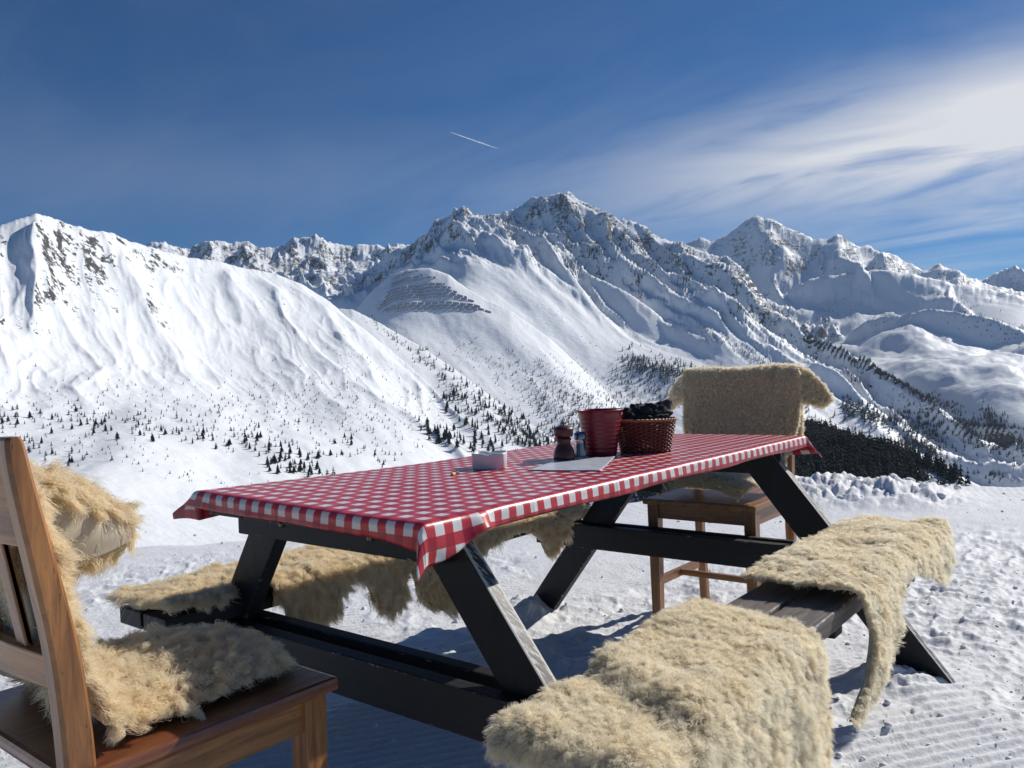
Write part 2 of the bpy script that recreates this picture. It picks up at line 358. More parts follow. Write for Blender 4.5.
zC = zC+env(fC, .45, .72, .90, 1.01, .35)*((ribC-.35)*150+(ribC2-.35)*62)+env(fC, 0, .12, .97, 1.02, .4)*(fbm((LAT+.6*DEP)/300, DEP/520, 6, 53, .42)*38+fbm(LAT/60, DEP/110, 4, 54)*2)
ribD = ridged((LAT+.1*DEP+wpx*2)/480, (DEP+wpy)/1100, 6, 61, .55)
zD = zD+env(fD, .55, .8, .88, 1.01, .3)*(ribD-.3)*190+env(fD, 0, .1, .75, 1.0, .2)*(fbm(LAT/560+1, DEP/660, 6, 63, .42)*150+fbm(LAT/150, DEP/190, 4, 64)*7)
ribE = ridged(LAT/230, DEP/400, 5, 71, .55)
zE = zE+env(fE, 0, .3, .8, 1.0, .25)*(ribE-.3)*120
zG = zG+env(fG, .1, .5, .95, 1.02, .4)*(ridged(LAT/500, DEP/900, 5, 81)-.45)*130
zF = zF+env(fF, 0, .2, .9, 1.1, .4)*(fbm(LAT/130, DEP/150, 5, 91, .42)*26)
zK = zK+env(fK, 0, .2, .9, 1.05, .3)*(fbm((LAT+.5*DEP)/150, DEP/380, 4, 45, .42)*20)
for q, (za, fa, am) in enumerate(((zH, fH, 30), (zI, fI, 26), (zJ, fJ, 14))):
    za += env(fa, -.2, .2, .95, 1.02, .4)*(fbm(LAT/170, DEP/260, 5, 120+q)*am+(ridged((LAT+.3*DEP)/130, DEP/400, 4, 130+q)-.35)*am*.8)
stack = np.stack([zA, zB, zC, zD, zE, zG, zF, zH, zI, zJ, zK]); which = stack.argmax(0); Z = stack.max(0)
# rock mask
dzx = np.gradient(Z, axis=1)/np.gradient(DD, axis=1); dzy = np.gradient(Z, axis=0)/(np.gradient(PH, axis=0)*DD)
slope = np.hypot(dzx, dzy); lee = np.clip(-dzy*-1, -1.2, 1.2)
def lookup(a): return np.choose(which, a)
nr = fbm(LAT/90, DEP/90, 5, 101, .6); rk = ridged((LAT+.55*DEP+wpx)/46, DEP/120, 4, 103, .55)-.45
# screen-independent region weights, per ridge
pxc = 512+FPX*np.tan(YAW-PH)
upA = sst(.62, .88, fA)
rA = np.minimum((slope-1.1)*.7, .12)+upA*(.34+.85*rk)*np.exp(-((pxc-45)/80)**2)+upA*(.30+.6*rk)*np.exp(-((pxc-300)/50)**2)+upA*.10-.30+nr*.6+lee*.12
rB = (slope-1.1)*.5+nr*.45-.35
rC = (slope-1.0)*.25+lee*.22+sst(.58, .93, fC)*.36+nr*.7-.25+.15*np.exp(-((pxc-445)/40)**2)*sst(.6, .9, fC)
rD = (slope-.9)*.22+lee*.15+sst(.66, .95, fD)*.34+nr*.7-.27
rE = (slope-.8)*.25+.10+nr*.7
rG = slope*0+.05+nr*.5
rF = slope*0-.3; rH = (slope-1.2)*.4+nr*.5-.40; rI = (slope-1.1)*.4+nr*.5-.28; rJ = nr*.3-.45
rock = np.clip(lookup([rA, rB, rC, rD, rE, rG, rF, rH, rI, rJ, nr*.4-.42])*1.0+.30, -.5, 1.4)
TV = np.stack([WX, WY, Z+CAM[2]], -1).reshape(-1, 3); TF = gridF(len(cols), len(ds))[:, ::-1]
terrain = mesh_obj('mountain_terrain', TV, np.ascontiguousarray(TF), [M_FAR], smooth=True, attrs={'rock': rock})
tag(terrain, 'snow covered mountain range with rocky ridges across the valley', 'mountain', kind='structure')

# ------------------------------------------------------------------ terrace snow
C2 = CAM[:2]
edge_pts = [(-900, 640), (-300, 590), (0, 566), (150, 551), (240, 543), (440, 524), (610, 506), (700, 497), (800, 490), (900, 488.5), (970, 488), (1024, 488), (1300, 500), (1900, 600)]
ea = []
for px, py in edge_pts:
    P = atz(px, py, 0); ea.append((math.atan2(P[1]-CAM[1], P[0]-CAM[0]), math.hypot(P[0]-CAM[0], P[1]-CAM[1])))
ea = np.array(sorted(ea))
gcols = np.concatenate([np.linspace(YAW-math.pi, YAW-.62, 160, endpoint=False), np.arange(YAW-.62, YAW+.62, 1.05/FPX), np.linspace(YAW+.62, YAW+math.pi, 161)])
rr = [.25]
while rr[-1] < 2.0: rr.append(rr[-1]*1.02)
py = 1.011*FPX/rr[-1]
while py > 1.011*FPX/8.6: py -= .85; rr.append(1.011*FPX/py)
while rr[-1] < 24: rr.append(rr[-1]*1.012)
while rr[-1] < 150: rr.append(rr[-1]*1.05)
rr = np.array(rr)
GP, GR = np.meshgrid(gcols, rr, indexing='ij')
GX, GY = C2[0]+GR*np.cos(GP), C2[1]+GR*np.sin(GP)
def in_front(a): return np.abs(a-YAW) < 1.0
E0 = np.interp(np.clip(GP, ea[0, 0], ea[-1, 0]), ea[:, 0], ea[:, 1])
wob = .06*fbm(GP*9, GP*0+.5, 4, 201)
E0 = E0*(1+wob*.5)
def ground_h(x, y, full=True):
    lo = fbm(x*.55, y*.55, 3, 210)*.020
    tr = sst(-.15, .25, fbm(x*.8+3, y*.8, 4, 211, .55))              # trampled patches
    lateral = (x+1.97)*math.sin(YAW)-(y+1.37)*math.cos(YAW); deep = (x+1.97)*math.cos(YAW)+(y+1.37)*math.sin(YAW)
    tr = np.clip(tr+sst(.75, 1.5, lateral)*sst(2.2, 3.2, deep)*.9+.15, 0, 1)
    tr = tr*(1-.92*np.exp(-(((x-.30)/.55)**2+((y+.92)/.30)**2)**1.5)-.0)*(1-.8*np.exp(-(((x+.55)/.6)**2+((y-.35)/.35)**2)**1.5))
    # smooth piste beyond the trodden part
    far = sst(4.6, 5.2, deep+.05*lateral)
    tr = tr*(1-far*.93)
    rot = R(-33.8); q = -x*math.sin(rot)+y*math.cos(rot)+.012*fbm(x*1.3, y*1.3, 3, 214)
    cord = np.cos(q*2*math.pi/.042)*.0066*(1-far*.85)
    cr = (1-sst(.18, .55, tr))*sst(-.35, .05, fbm(x*1.7, y*1.7, 4, 215)+.12)
    h = lo+cord*cr
    lum = fbm(x*7, y*7, 5, 216, .55)
    clod = np.maximum(ridged(x*5.2, y*5.2, 4, 217, .5)-.35, 0)*.05+np.maximum(fbm(x*16, y*16, 3, 218), 0)*.022+fbm(x*34, y*34, 3, 221)*.008
    pits = -np.maximum(fbm(x*3.2, y*3.2, 3, 219)-.12, 0)*.16
    rs = sst(.9, 1.7, lateral)*.55; h = h+tr*(lum*(.014+.008*rs)+clod*(.45+.35*rs)+pits*(.34+.3*rs))+(1-tr)*lum*.003
    h = h-.02*np.exp(-(((x-1.15)/.45)**2+((y-.05)/.45)**2))
    # heaps kicked up round the feet of the table
    for cx, cy, rx, ry, hh in ((.76, -.68, .12, .12, .050), (.92, -.76, .08, .06, .012), (.70, .76, .13, .10, .075), (.84, .82, .10, .08, .03), (-.74, .80, .12, .1, .04), (-.74, -.8, .12, .1, .04)):
        e = np.exp(-(((x-cx)/rx)**2+((y-cy)/ry)**2)**1.2); h = h+e*(hh+.02*fbm(x*22, y*22, 3, 220))
    return h, tr
GZ, TR = ground_h(GX, GY)
# ploughed heap at the far edge of the terrace
ac = lambda px: YAW-math.atan((px-512)/FPX)
def heap(px, r, wpx, wr, h):
    return h*np.exp(-(np.abs((GP-ac(px))*FPX/wpx)**2.6+np.abs((GR-r)/wr)**2.6))
hp = heap(850, 6.9, 66, .55, .085)+heap(800, 6.6, 50, .5, .06)+heap(905, 6.7, 45, .4, .06)+heap(760, 6.5, 40, .3, .04)
GZ += hp*(1+.6*fbm(GX*3.1, GY*3.1, 4, 230)+.25*ridged(GX*4, GY*4, 3, 231)-.1)+.20*hp*np.clip(fbm(GX*7, GY*7, 3, 232)*5, -1, 1)+.32*hp*fbm(GX*15, GY*15, 4, 234)
over = np.maximum(GR-E0, 0)
GZ = GZ*np.exp(-over*.3)-over**2/(over+1.2)*.62
order = np.ascontiguousarray(gridF(len(gcols), len(rr)))
gv = np.stack([GX, GY, GZ], -1).reshape(-1, 3)
gv = np.concatenate([gv, [[C2[0], C2[1], 0]]])
ground = mesh_obj('snow_ground', gv, order[:, ::-1].copy(), [M_SNOW], smooth=True)
tag(ground, 'trodden snow terrace under the table with groomed stripes and clods', 'snow', kind='structure')
# small loose lumps lying on the trodden snow
rng = np.random.default_rng(5)
def ico(sub=1):
    bm = bmesh.new(); bmesh.ops.create_icosphere(bm, subdivisions=sub, radius=1.)
    v = np.array([x.co[:] for x in bm.verts]); f = np.array([[x.index for x in q.verts] for q in bm.faces]); bm.free(); return v, f
iv, if_ = ico(2)
Vs, Fs = [], []; off = 0
for k in range(1800):
    if k < 1250:
        pxx, pyy = rng.uniform(120, 1040), 500+268*rng.random()**1.3
        if pxx < 500 and rng.random() < .5: continue
        p = atz(pxx, pyy, 0)
        if p[0] < -.9 and p[1] > -.9: continue
        s = .0025+.011*rng.random()**5
    else:
        pxx, pyy = rng.normal(850, 45), rng.uniform(486, 505); p = atz(pxx, pyy, .0); s = .008+.034*rng.random()**2
    h = ground_h(np.array([p[0]]), np.array([p[1]]))[0][0]
    if k >= 1250: h += .045
    n = 1+.28*fbm(iv[:, 0]*1.4+k*3.1, iv[:, 1]*1.4+iv[:, 2], 2, 240)
    v = iv*n[:, None]*np.array([1, rng.uniform(.6, 1), rng.uniform(.45, .8)])*s
    a = rng.uniform(0, 6.28); c, sn = math.cos(a), math.sin(a)
    v = v@np.array([[c, sn, 0], [-sn, c, 0], [0, 0, 1]])+np.array([p[0], p[1], h+s*.3])
    Vs.append(v); Fs.append(if_+off); off += len(v)
tag(mesh_obj('snow_lumps', np.concatenate(Vs), np.concatenate(Fs), [M_SNOW], smooth=True), 'loose white clods scattered over the trodden snow and the ploughed heap', 'snow lumps', kind='stuff')

# ------------------------------------------------------------------ boards
def board_geo(c8, bevel=.004, inset=.008):
    """c8: eight corners, 0-3 round one end, 4-7 round the other; returns verts, faces, uv, edge attribute"""
    bm = bmesh.new(); vs = [bm.verts.new(c) for c in c8]
    for f in ((3, 2, 1, 0), (4, 5, 6, 7), (0, 1, 5, 4), (1, 2, 6, 5), (2, 3, 7, 6), (3, 0, 4, 7)): bm.faces.new([vs[i] for i in f])
    bmesh.ops.recalc_face_normals(bm, faces=bm.faces)
    bmesh.ops.bevel(bm, geom=list(bm.edges), offset=bevel, segments=2, profile=.6, affect='EDGES')
    big = sorted(bm.faces, key=lambda f: -f.calc_area())[:4]
    old = set(bm.verts)
    if inset: bmesh.ops.inset_individual(bm, faces=big, thickness=inset)
    bm.verts.ensure_lookup_table()
    edge = [1. if v in old else 0. for v in bm.verts]
    bm.verts.index_update()
    V = [v.co.copy() for v in bm.verts]; F = [[v.index for v in f.verts] for f in bm.faces]; bm.free()
    return V, F, edge
_bi = [0]
def board(name, c8, mat, parent, bevel=.004, inset=.008, label=None):
    V, F, edge = board_geo([Vector(c) for c in c8], bevel, inset)
    a = (Vector(c8[4])+Vector(c8[6])-Vector(c8[0])-Vector(c8[2])).normalized()
    b = (Vector(c8[1])-Vector(c8[0])).normalized(); c = (Vector(c8[3])-Vector(c8[0])).normalized()
    _bi[0] += 1; o1 = _bi[0]*1.37
    uv = [(v.dot(a)+o1, (v.dot(b)+v.dot(c)*.9)+o1*.73) for v in V]
    ob = mesh_obj(name, V, F, [mat], parent, attrs={'edge': edge}, uv=uv)
    for p in ob.data.polygons: p.use_smooth = False
    if label: ob['label'] = label
    return ob
def box8(x0, x1, y0, y1, z0, z1, axis='x'):
    if axis == 'x': return [(x0, y0, z0), (x0, y1, z0), (x0, y1, z1), (x0, y0, z1), (x1, y0, z0), (x1, y1, z0), (x1, y1, z1), (x1, y0, z1)]
    if axis == 'y': return [(x0, y0, z0), (x0, y0, z1), (x1, y0, z1), (x1, y0, z0), (x0, y1, z0), (x0, y1, z1), (x1, y1, z1), (x1, y1, z0)]
    return [(x0, y0, z0), (x1, y0, z0), (x1, y1, z0), (x0, y1, z0), (x0, y0, z1), (x1, y0, z1), (x1, y1, z1), (x0, y1, z1)]
def leg8(xa, ya, za, xb, yb, zb, wx, wy, wx2=None, wy2=None):
    """slanted post, level cuts: centre (xa,ya) at za to centre (xb,yb) at zb"""
    wx2 = wx2 or wx; wy2 = wy2 or wy
    def q(x, y, z, a, b): return [(x-a/2, y-b/2, z), (x+a/2, y-b/2, z), (x+a/2, y+b/2, z), (x-a/2, y+b/2, z)]
    return q(xa, ya, za, wx, wy)+q(xb, yb, zb, wx2, wy2)

# ------------------------------------------------------------------ picnic table with its two benches
TB = empty('picnic_table', (0, 0, 0))
tag(TB, 'long black stained picnic table with slanted legs and a bench on each side', 'picnic table')
TZ = .757
for k in range(5):
    y0 = -.355+k*.1425; board('tabletop_plank', box8(-.955, .955, y0, y0+.137, TZ-.036, TZ), M_BLACK, TB)
for sx, xs in ((-1, (-.79, -.75)), (0, (-.02, .02)), (1, (.84, .88))):
    board('tabletop_batten', box8(xs[0], xs[1], -.225 if sx < 0 else -.325, .49 if sx < 0 else .335, .635, TZ-.038, 'y') if sx else box8(xs[0], xs[1], -.32, .32, .685, TZ-.038, 'y'), M_BLACK, TB)
def lyc(z): return .255+.765*(.665-z)
for x0, y0, zz, sl, wd in ((-.748, -.195, .66, -.80, .132), (-.748, .445, .63, .66, .125), (.838, -.258, .665, -.785, .146), (.838, .255, .665, .765, .142)):
    f_ = lambda z: y0+sl*(zz-z)
    lg = board('leg', leg8(x0+.02, f_(TZ-.04), TZ-.04, x0+.02, f_(-.05), -.05, .040, wd), M_BLACK, TB, label='slanted black leg with a worn edge painted pale as if sunlit' if (x0 < 0 and y0 < 0) else None)
    if y0 < 0:
        lg.data.materials.append(M_WORN_SUNLIT)
        for p in lg.data.polygons:
            if p.normal.y < -.45: p.material_index = 1  # only the sides turned to the sun get the paler copy
for xs in ((-.791, -.751), (-.705, -.667), (.797, .836), (.880, .905)):
    board('crossbeam', box8(xs[0], xs[1], -.735, .735, .300, .396, 'y'), M_BLACK, TB)
for s in (-1, 1):
    for (a, b) in ((.545, .655), (.668, .780)):
        ya, yb = (a, b) if s > 0 else (-b, -a)
        board('bench_plank', box8(-.965, .965, ya, yb, .403, .447), M_BENCH if s < 0 else M_BLACK, TB, label='weathered dark bench plank with a pale edge' if s < 0 else None)
    board('bench_batten', box8(-.03, .03, min(s*.56, s*.765), max(s*.56, s*.765), .37, .401, 'y'), M_BLACK, TB)
bm_v = []
def bolts(pts, r, h, name, parent, mat):
    for p in pts:
        n = 10; V = []; F = []
        for q, (rad, d) in enumerate(((r, 0), (r, h*.5), (r*.75, h), (0.0005, h*1.1))):
            for k in range(n): a = 2*math.pi*k/n; V.append((p[0]-d, p[1]+rad*math.cos(a), p[2]+rad*math.sin(a)))
        for q in range(3):
            for k in range(n): F.append((q*n+k, q*n+(k+1) % n, (q+1)*n+(k+1) % n, (q+1)*n+k))
        mesh_obj(name, V, F, [mat], parent, smooth=True)
M_STEEL = simple('dull_bolt_steel', (.18, .17, .16), .45, 40, .0005, .2, Metallic=.8)
bolts([(-.792, .30, .675), (-.792, -.02, .672), (-.792, .55, .35), (-.792, -.49, .35)], .008, .005, 'bolt', TB, M_STEEL)

# ------------------------------------------------------------------ gingham tablecloth
def mat_gingham():
    m, t = new_mat('red_and_white_gingham_oilcloth')
    uv = t.add('ShaderNodeUVMap').outputs[0]; sp = t.add('ShaderNodeSeparateXYZ', {0: uv})
    P = .0462
    def stripe(s): return t.ramp(t.math('PINGPONG', t.math('DIVIDE', s, P), .5), [(.235, 0), (.265, 1)])
    a, b = stripe(sp.outputs[0]), stripe(sp.outputs[1])
    c = t.mix(a, t.mix(b, (.68, .655, .645), (.50, .030, .045)), t.mix(b, (.50, .030, .045), (.33, .006, .022)))
    weave = t.noise(t.mapping(uv, (900, 900, 1)), 1., 2)
    nb = bumpn(t, t.noise(uv, 9, 3), .004, .5); fx = t.math('PINGPONG', t.math('DIVIDE', sp.outputs[0], .325), .5); fy = t.math('PINGPONG', t.math('DIVIDE', t.math('ADD', sp.outputs[1], .08), .26), .5)
    cr_ = t.math('ADD', t.ramp(fx, [(0, 1), (.02, 0)]), t.ramp(fy, [(0, 1), (.025, 0)]))
    nb = bumpn(t, cr_, .0012, .7, nb); nb = bumpn(t, t.noise(uv, 28, 4), .0015, .4, nb)
    nb = bumpn(t, weave, .0003, .5, nb)
    finish(t, Base_Color=c, Roughness=.38, Normal=nb, Specular_IOR_Level=.45, Coat_Weight=.15, Coat_Roughness=.2)
    return m
M_CLOTH = mat_gingham()
def drape(a, b, rect, zt, rad=.012, drift=.06):
    x0, x1, y0, y1 = rect
    cx = np.clip(a, x0, x1); cy = np.clip(b, y0, y1); ex, ey = a-cx, b-cy; e = np.hypot(ex, ey)+1e-9
    nx, ny = ex/e, ey/e; th = np.minimum(e/rad, math.pi/2); hang = np.maximum(e-rad*math.pi/2, 0)
    out = rad*np.sin(th)+hang*drift; down = rad*(1-np.cos(th))+hang*math.sqrt(1-drift**2)
    return cx+nx*out, cy+ny*out, zt-down, nx, ny, hang
def make_cloth():
    x0, x1, y0, y1 = -.965, .967, -.360, .360
    n, m = 420, 190
    # overhang differs from side to side
    U = np.linspace(0, 1, n)[:, None]; V = np.linspace(0, 1, m)[None, :]
    o_near = .042+.022*np.exp(-(V*.72/.10)**2)+.016*V**6; o_far = .085+0*V; o_fr = .043+.040*np.exp(-(U*1.93/.140)**4)+.020*np.exp(-((1-U)*1.93/.05)**2)+.003*np.sin(U*23); o_bk = .05+.03*np.exp(-(U/.1)**2)
    A = (x0-o_near)+((x1+o_far)-(x0-o_near))*(U+0*V); B = (y0-o_fr)+((y1+o_bk)-(y0-o_fr))*(V+0*U)
    X, Y, Z, nx, ny, hang = drape(A, B, (x0, x1, y0, y1), TZ+.006)
    Z = Z+.013*np.clip((-.2-A)/.75, 0, 1)**1.3*np.clip((B+.2)/.55, 0, 1.1)
    Z = Z+.0012*fbm(A*6, B*6, 3, 300)*(hang == 0)
    cz = (A < x0)*(B < y0); hc_ = cz*np.minimum(np.abs(A-x0), np.abs(B-y0)); Z = Z+.22*hc_; X = X-.42*hc_; Y = Y-.05*hc_
    cf = (A > x1)*np.clip((.10-(B-y0))/.10, 0, 1.4)*np.clip((A-x1)/.085, 0, 1); X = X+.030*cf; Y = Y-.030*cf; Z = Z+.012*cf
    s = A*1.0+B*1.3
    rip = (np.sin(s*21+2*fbm(A*3, B*3, 2, 301))*.5+fbm(A*9, B*9, 3, 302))*.16*hang
    X += nx*rip; Y += ny*rip
    # the front hem curls under towards its far half, the near left corner is blown outwards
    fl = np.clip((-(A-x0))/.06, 0, 1)*np.clip((B-y1+.10)/.16, 0, 1)
    Y += fl*.095*np.clip((B-y1+.10)/.16, 0, 1); Z += fl*.018
    fl2 = np.clip((-(A-x0))/.07, 0, 1)*np.clip((y0-B)/.07, 0, 1)
    Z += -fl2*.012; Y -= fl2*.004
    k = np.exp(-((A-(-.83))/.030)**2)*np.clip((y0-B)/.05, 0, 1); Y -= k*.022; Z += k*.010
    uv = np.stack([A-(x0-.0195), B-(y0-.0215)], -1).reshape(-1, 2)
    ob = mesh_obj('tablecloth', np.stack([X, Y, Z], -1).reshape(-1, 3), gridF(n, m), [M_CLOTH], smooth=True, uv=uv)
    md = ob.modifiers.new('thickness', 'SOLIDIFY'); md.thickness = .0012; md.offset = -1
    tag(ob, 'red and white gingham oilcloth spread over the picnic table', 'tablecloth')
make_cloth()

# ------------------------------------------------------------------ wool
def mat_wool(name, root, tip, var, trans=.35):
    m, t = new_mat(name)
    hi = t.add('ShaderNodeHairInfo')
    pos = t.add('ShaderNodeNewGeometry').outputs['Position']
    c = t.mix(hi.outputs['Intercept'], root, tip)
    c = t.mix(t.ramp(t.noise(pos, 9, 5, .65), [(.40, 0), (.72, .85)]), c, var)
    c = t.mix(t.ramp(t.noise(pos, 23, 4, .6), [(.55, 0), (.75, .45)]), c, tuple(x*.72 for x in var))
    rv = t.math('ADD', .82, t.math('MULTIPLY', hi.outputs['Random'], .30))
    c = t.mix(1., c, t.add('ShaderNodeCombineXYZ', {0: rv, 1: rv, 2: rv}).outputs[0], 'MULTIPLY')
    d = t.add('ShaderNodeBsdfDiffuse', {'Color': c}); tr = t.add('ShaderNodeBsdfTranslucent', {'Color': c})
    g = t.add('ShaderNodeBsdfGlossy', {'Color': (.9, .85, .75, 1), 'Roughness': .45})
    x = t.add('ShaderNodeMixShader', {0: trans, 1: d.outputs[0], 2: tr.outputs[0]})
    x = t.add('ShaderNodeMixShader', {0: .05, 1: x.outputs[0], 2: g.outputs[0]})
    t.add('ShaderNodeOutputMaterial', {0: x.outputs[0]})
    return m
W_CREAM = mat_wool('cream_wool', (.95, .84, .63), (1.0, .97, .85), (1.0, .91, .71), .66)
W_GOLD = mat_wool('golden_cream_wool', (.88, .71, .46), (1.0, .94, .77), (.98, .84, .58), .55)
W_TAN = mat_wool('tan_sheared_wool', (.94, .81, .60), (1.0, .96, .82), (.98, .88, .70), .68)
def skin_mat(name, col):
    m, t = new_mat(name); pos = t.add('ShaderNodeNewGeometry').outputs['Position']
    c = t.mix(t.noise(pos, 60, 4), tuple(x*.6 for x in col), col)
    finish(t, Base_Color=c, Roughness=.95, Normal=bumpn(t, t.noise(pos, 120, 4), .004), Specular_IOR_Level=.1); return m
U_CREAM = skin_mat('cream_underwool', (.75, .63, .42)); U_GOLD = skin_mat('golden_underwool', (.65, .48, .26)); U_TAN = skin_mat('tan_underwool', (.80, .68, .48))

def patch_normals(P):
    du = np.gradient(P, axis=0); dv = np.gradient(P, axis=1); n = np.cross(du, dv); ar = np.linalg.norm(n, axis=-1)
    return n/(ar[..., None]+1e-12), ar, du/(np.linalg.norm(du, axis=-1)[..., None]+1e-12), dv/(np.linalg.norm(dv, axis=-1)[..., None]+1e-12)
def make_skin(name, patches, N, length, clump, radius, wool, under, curl=.006, grav=.35, flow=(0, 0, 0), K=5, seed=1, lean=.35, edge_out=.9, edge_w=.035, spread=.35, hairless=None, thick=.007):
    """patches: (grid of points, sign of the woolly side). Leather and under-wool make the body; the wool itself is real strands."""
    rg = np.random.default_rng(seed)
    AV, AF, AM = [], [], []; off = 0; S = []
    for P, sg in patches:
        nrm, ar, tu, tv = patch_normals(P); nrm = nrm*sg
        n, m = P.shape[:2]
        top = P+nrm*thick*.5; bot = P-nrm*thick*.5
        f = gridF(n, m); f1 = f if sg > 0 else f[:, ::-1]
        AV += [top.reshape(-1, 3), bot.reshape(-1, 3)]
        idx = np.arange(n*m).reshape(n, m)
        rim = np.concatenate([idx[0, :], idx[1:, -1], idx[-1, -2::-1], idx[-2:0:-1, 0]])
        r2 = np.roll(rim, -1); rf = np.stack([rim, r2, r2+n*m, rim+n*m], -1); rf = rf[:, ::-1] if sg > 0 else rf
        AF += [f1+off, f1[:, ::-1]+off+n*m, rf+off]; AM += [np.zeros(len(f)), np.ones(len(f)), np.zeros(len(rf))]; off += 2*n*m
        # distance to the rim along u and v, in metres
        lu = np.cumsum(np.linalg.norm(np.diff(P, axis=0, prepend=P[:1]), axis=-1), 0); lv = np.cumsum(np.linalg.norm(np.diff(P, axis=1, prepend=P[:, :1]), axis=-1), 1)
        eu0, eu1, ev0, ev1 = lu, lu[-1:]-lu, lv, lv[:, -1:]-lv
        g = lambda e: np.exp(-(e/edge_w)**2)[..., None]
        out = -tu*g(eu0)+tu*g(eu1)-tv*g(ev0)+tv*g(ev1)
        S.append((P, nrm, out, ar))
    tot = sum(a.sum() for *_, a in S)
    def sample(cnt):
        R_, N_, O_ = [], [], []
        for P, nrm, out, ar in S:
            k = int(cnt*ar.sum()/tot)
            w_ = ar[:-1, :-1].ravel(); c = rg.choice(len(w_), k, p=w_/w_.sum()); i, j = c//(P.shape[1]-1), c % (P.shape[1]-1)
            u, v = rg.random(k)[:, None], rg.random(k)[:, None]
            bl = lambda A: A[i, j]*(1-u)*(1-v)+A[i+1, j]*u*(1-v)+A[i, j+1]*(1-u)*v+A[i+1, j+1]*u*v
            p, nn, oo = bl(P), bl(nrm), bl(out)
            if hairless is not None:
                ok = ~hairless(p, rg); p, nn, oo = p[ok], nn[ok], oo[ok]
            R_.append(p); N_.append(nn); O_.append(oo)
        return np.concatenate(R_), np.concatenate(N_), np.concatenate(O_)
    area = tot
    root, nn, oo = sample(N); M = max(60, int(area/(clump*clump)))
    croot, cn, co = sample(M); M = len(croot); N = len(root)
    kd = KDTree(M)
    for i, p in enumerate(croot): kd.insert(p, i)
    kd.balance()
    ci = np.array([kd.find(p)[1] for p in root])
    def direction(n_, o_, j, sd):
        d = n_+o_*edge_out+np.array(flow)*.6+j
        return d/np.linalg.norm(d, axis=-1, keepdims=True)
    cj = rg.normal(0, lean*.8, (M, 3)); 
    # neighbouring locks lean together
    for q in range(3): cj[:, q] += lean*3.2*fbm(croot[:, 0]*9+q*7, croot[:, 1]*9+croot[:, 2]*9, 4, 400+q)
    cd = direction(cn, co, cj, 0)
    hd = direction(nn, oo, cj[ci]+rg.normal(0, spread, (N, 3)), 0)
    cva = rg.uniform(.25, .8, M)[ci]
    L = length*(rg.uniform(.65, 1.25, M)[ci])*rg.uniform(.65, 1.15, N)*(1+.35*fbm(root[:, 0]*13, root[:, 1]*13+root[:, 2]*13, 3, 410))
    ph = rg.uniform(0, 6.28, M)[ci]+rg.normal(0, .35, N); fr = rg.uniform(1.2, 2.2, M)[ci]
    ax1 = np.cross(cd, rg.normal(size=(M, 3))); ax1 /= np.linalg.norm(ax1, axis=-1, keepdims=True); ax2 = np.cross(cd, ax1)
    T = np.linspace(0, 1, K); pts = np.empty((N, K, 3))
    down = np.array([0, 0, -1.])
    for k, t in enumerate(T):
        own = root+hd*(L*t)[:, None]
        ctr = croot[ci]+cd[ci]*(L*t)[:, None]
        cv = ((t**1.3)*cva)[:, None]
        p = own*(1-cv)+(ctr+(root-croot[ci])*.25)*cv
        a = curl*t
        p = p+(ax1[ci]*np.cos(ph+fr*t*6.28)[:, None]+ax2[ci]*np.sin(ph+fr*t*6.28)[:, None])*a
        p = p+down*(grav*L*t*t)[:, None]
        pts[:, k] = p
    body = mesh_obj(name, np.concatenate(AV), np.concatenate(AF), [under, M_LEATHER], smooth=True, mat_idx=np.concatenate(AM))
    hc = bpy.data.hair_curves.new('wool'); hc.add_curves([K]*N)
    hc.attributes['position'].data.foreach_set('vector', pts.astype(np.float32).ravel())
    ra = hc.attributes.get('radius') or hc.attributes.new('radius', 'FLOAT', 'POINT')
    prof = radius*np.interp(T, [0, .6, 1], [1, .9, .25]); ra.data.foreach_set('value', np.tile(prof, N).astype(np.float32))
    hc.materials.append(wool)
    ho = bpy.data.objects.new('wool', hc); COL.objects.link(ho); ho.parent = body
    return body
def bench_skin(x0, x1, yin, yout, hin, hout, zt, rect, n=110, m=80, drift=.10, endpow=2.6, bulge=.02, seed=0, rad=.035, extra=None, end0=.5, end1=.5):
    """skin laid across a bench: hin/hout are functions of x giving how far it hangs on the inner and outer side"""
    s = 1 if yout > yin else -1
    U = np.linspace(0, 1, n); X = x0+(x1-x0)*U
    wv = np.abs(2*U-1); sh = np.where(U < .5, end0, end1); prof = 1-sh*np.clip((wv-.72)/.28, 0, 1)**2.4
    lo = np.array([hin(x) for x in X])*prof; hi = np.array([hout(x) for x in X])*prof
    mid = (yin+yout)/2; half = abs(yout-yin)/2
    wob = 1+.03*np.sin(X*23+seed)
    V = np.linspace(0, 1, m)[None, :]
    a0 = -(half*np.clip(.55+.45*prof/1.0, 0, 1)+lo)*wob; a1 = (half*np.clip(.55+.45*prof, 0, 1)+hi)*wob
    B = mid+s*(a0[:, None]+(a1-a0)[:, None]*V)
    A = X[:, None]+0*V
    A = A+.012*fbm(A*9, B*9, 2, 500+seed)
    x, y, z, nx, ny, hang = drape(A, B, rect, zt, rad, drift)
    bl = bulge*(.5+fbm(A*6, B*6, 3, 510+seed)*.9)
    lev = np.exp(-(hang/.05))
    z = z+bl*lev+.004; w_ = .5*bl*(1-lev)+.10*hang*fbm(A*11, B*3, 3, 520+seed)
    y = y+ny*w_; x = x+nx*w_
    P = np.stack([x, y, z], -1)
    if extra is not None: P = extra(P, A, B)
    return P
def hump(x, c, w_, h): return h*math.exp(-abs((x-c)/w_)**5)
RL = (-.985, .985, .535, .79); RR = (-.985, .985, -.79, -.535)
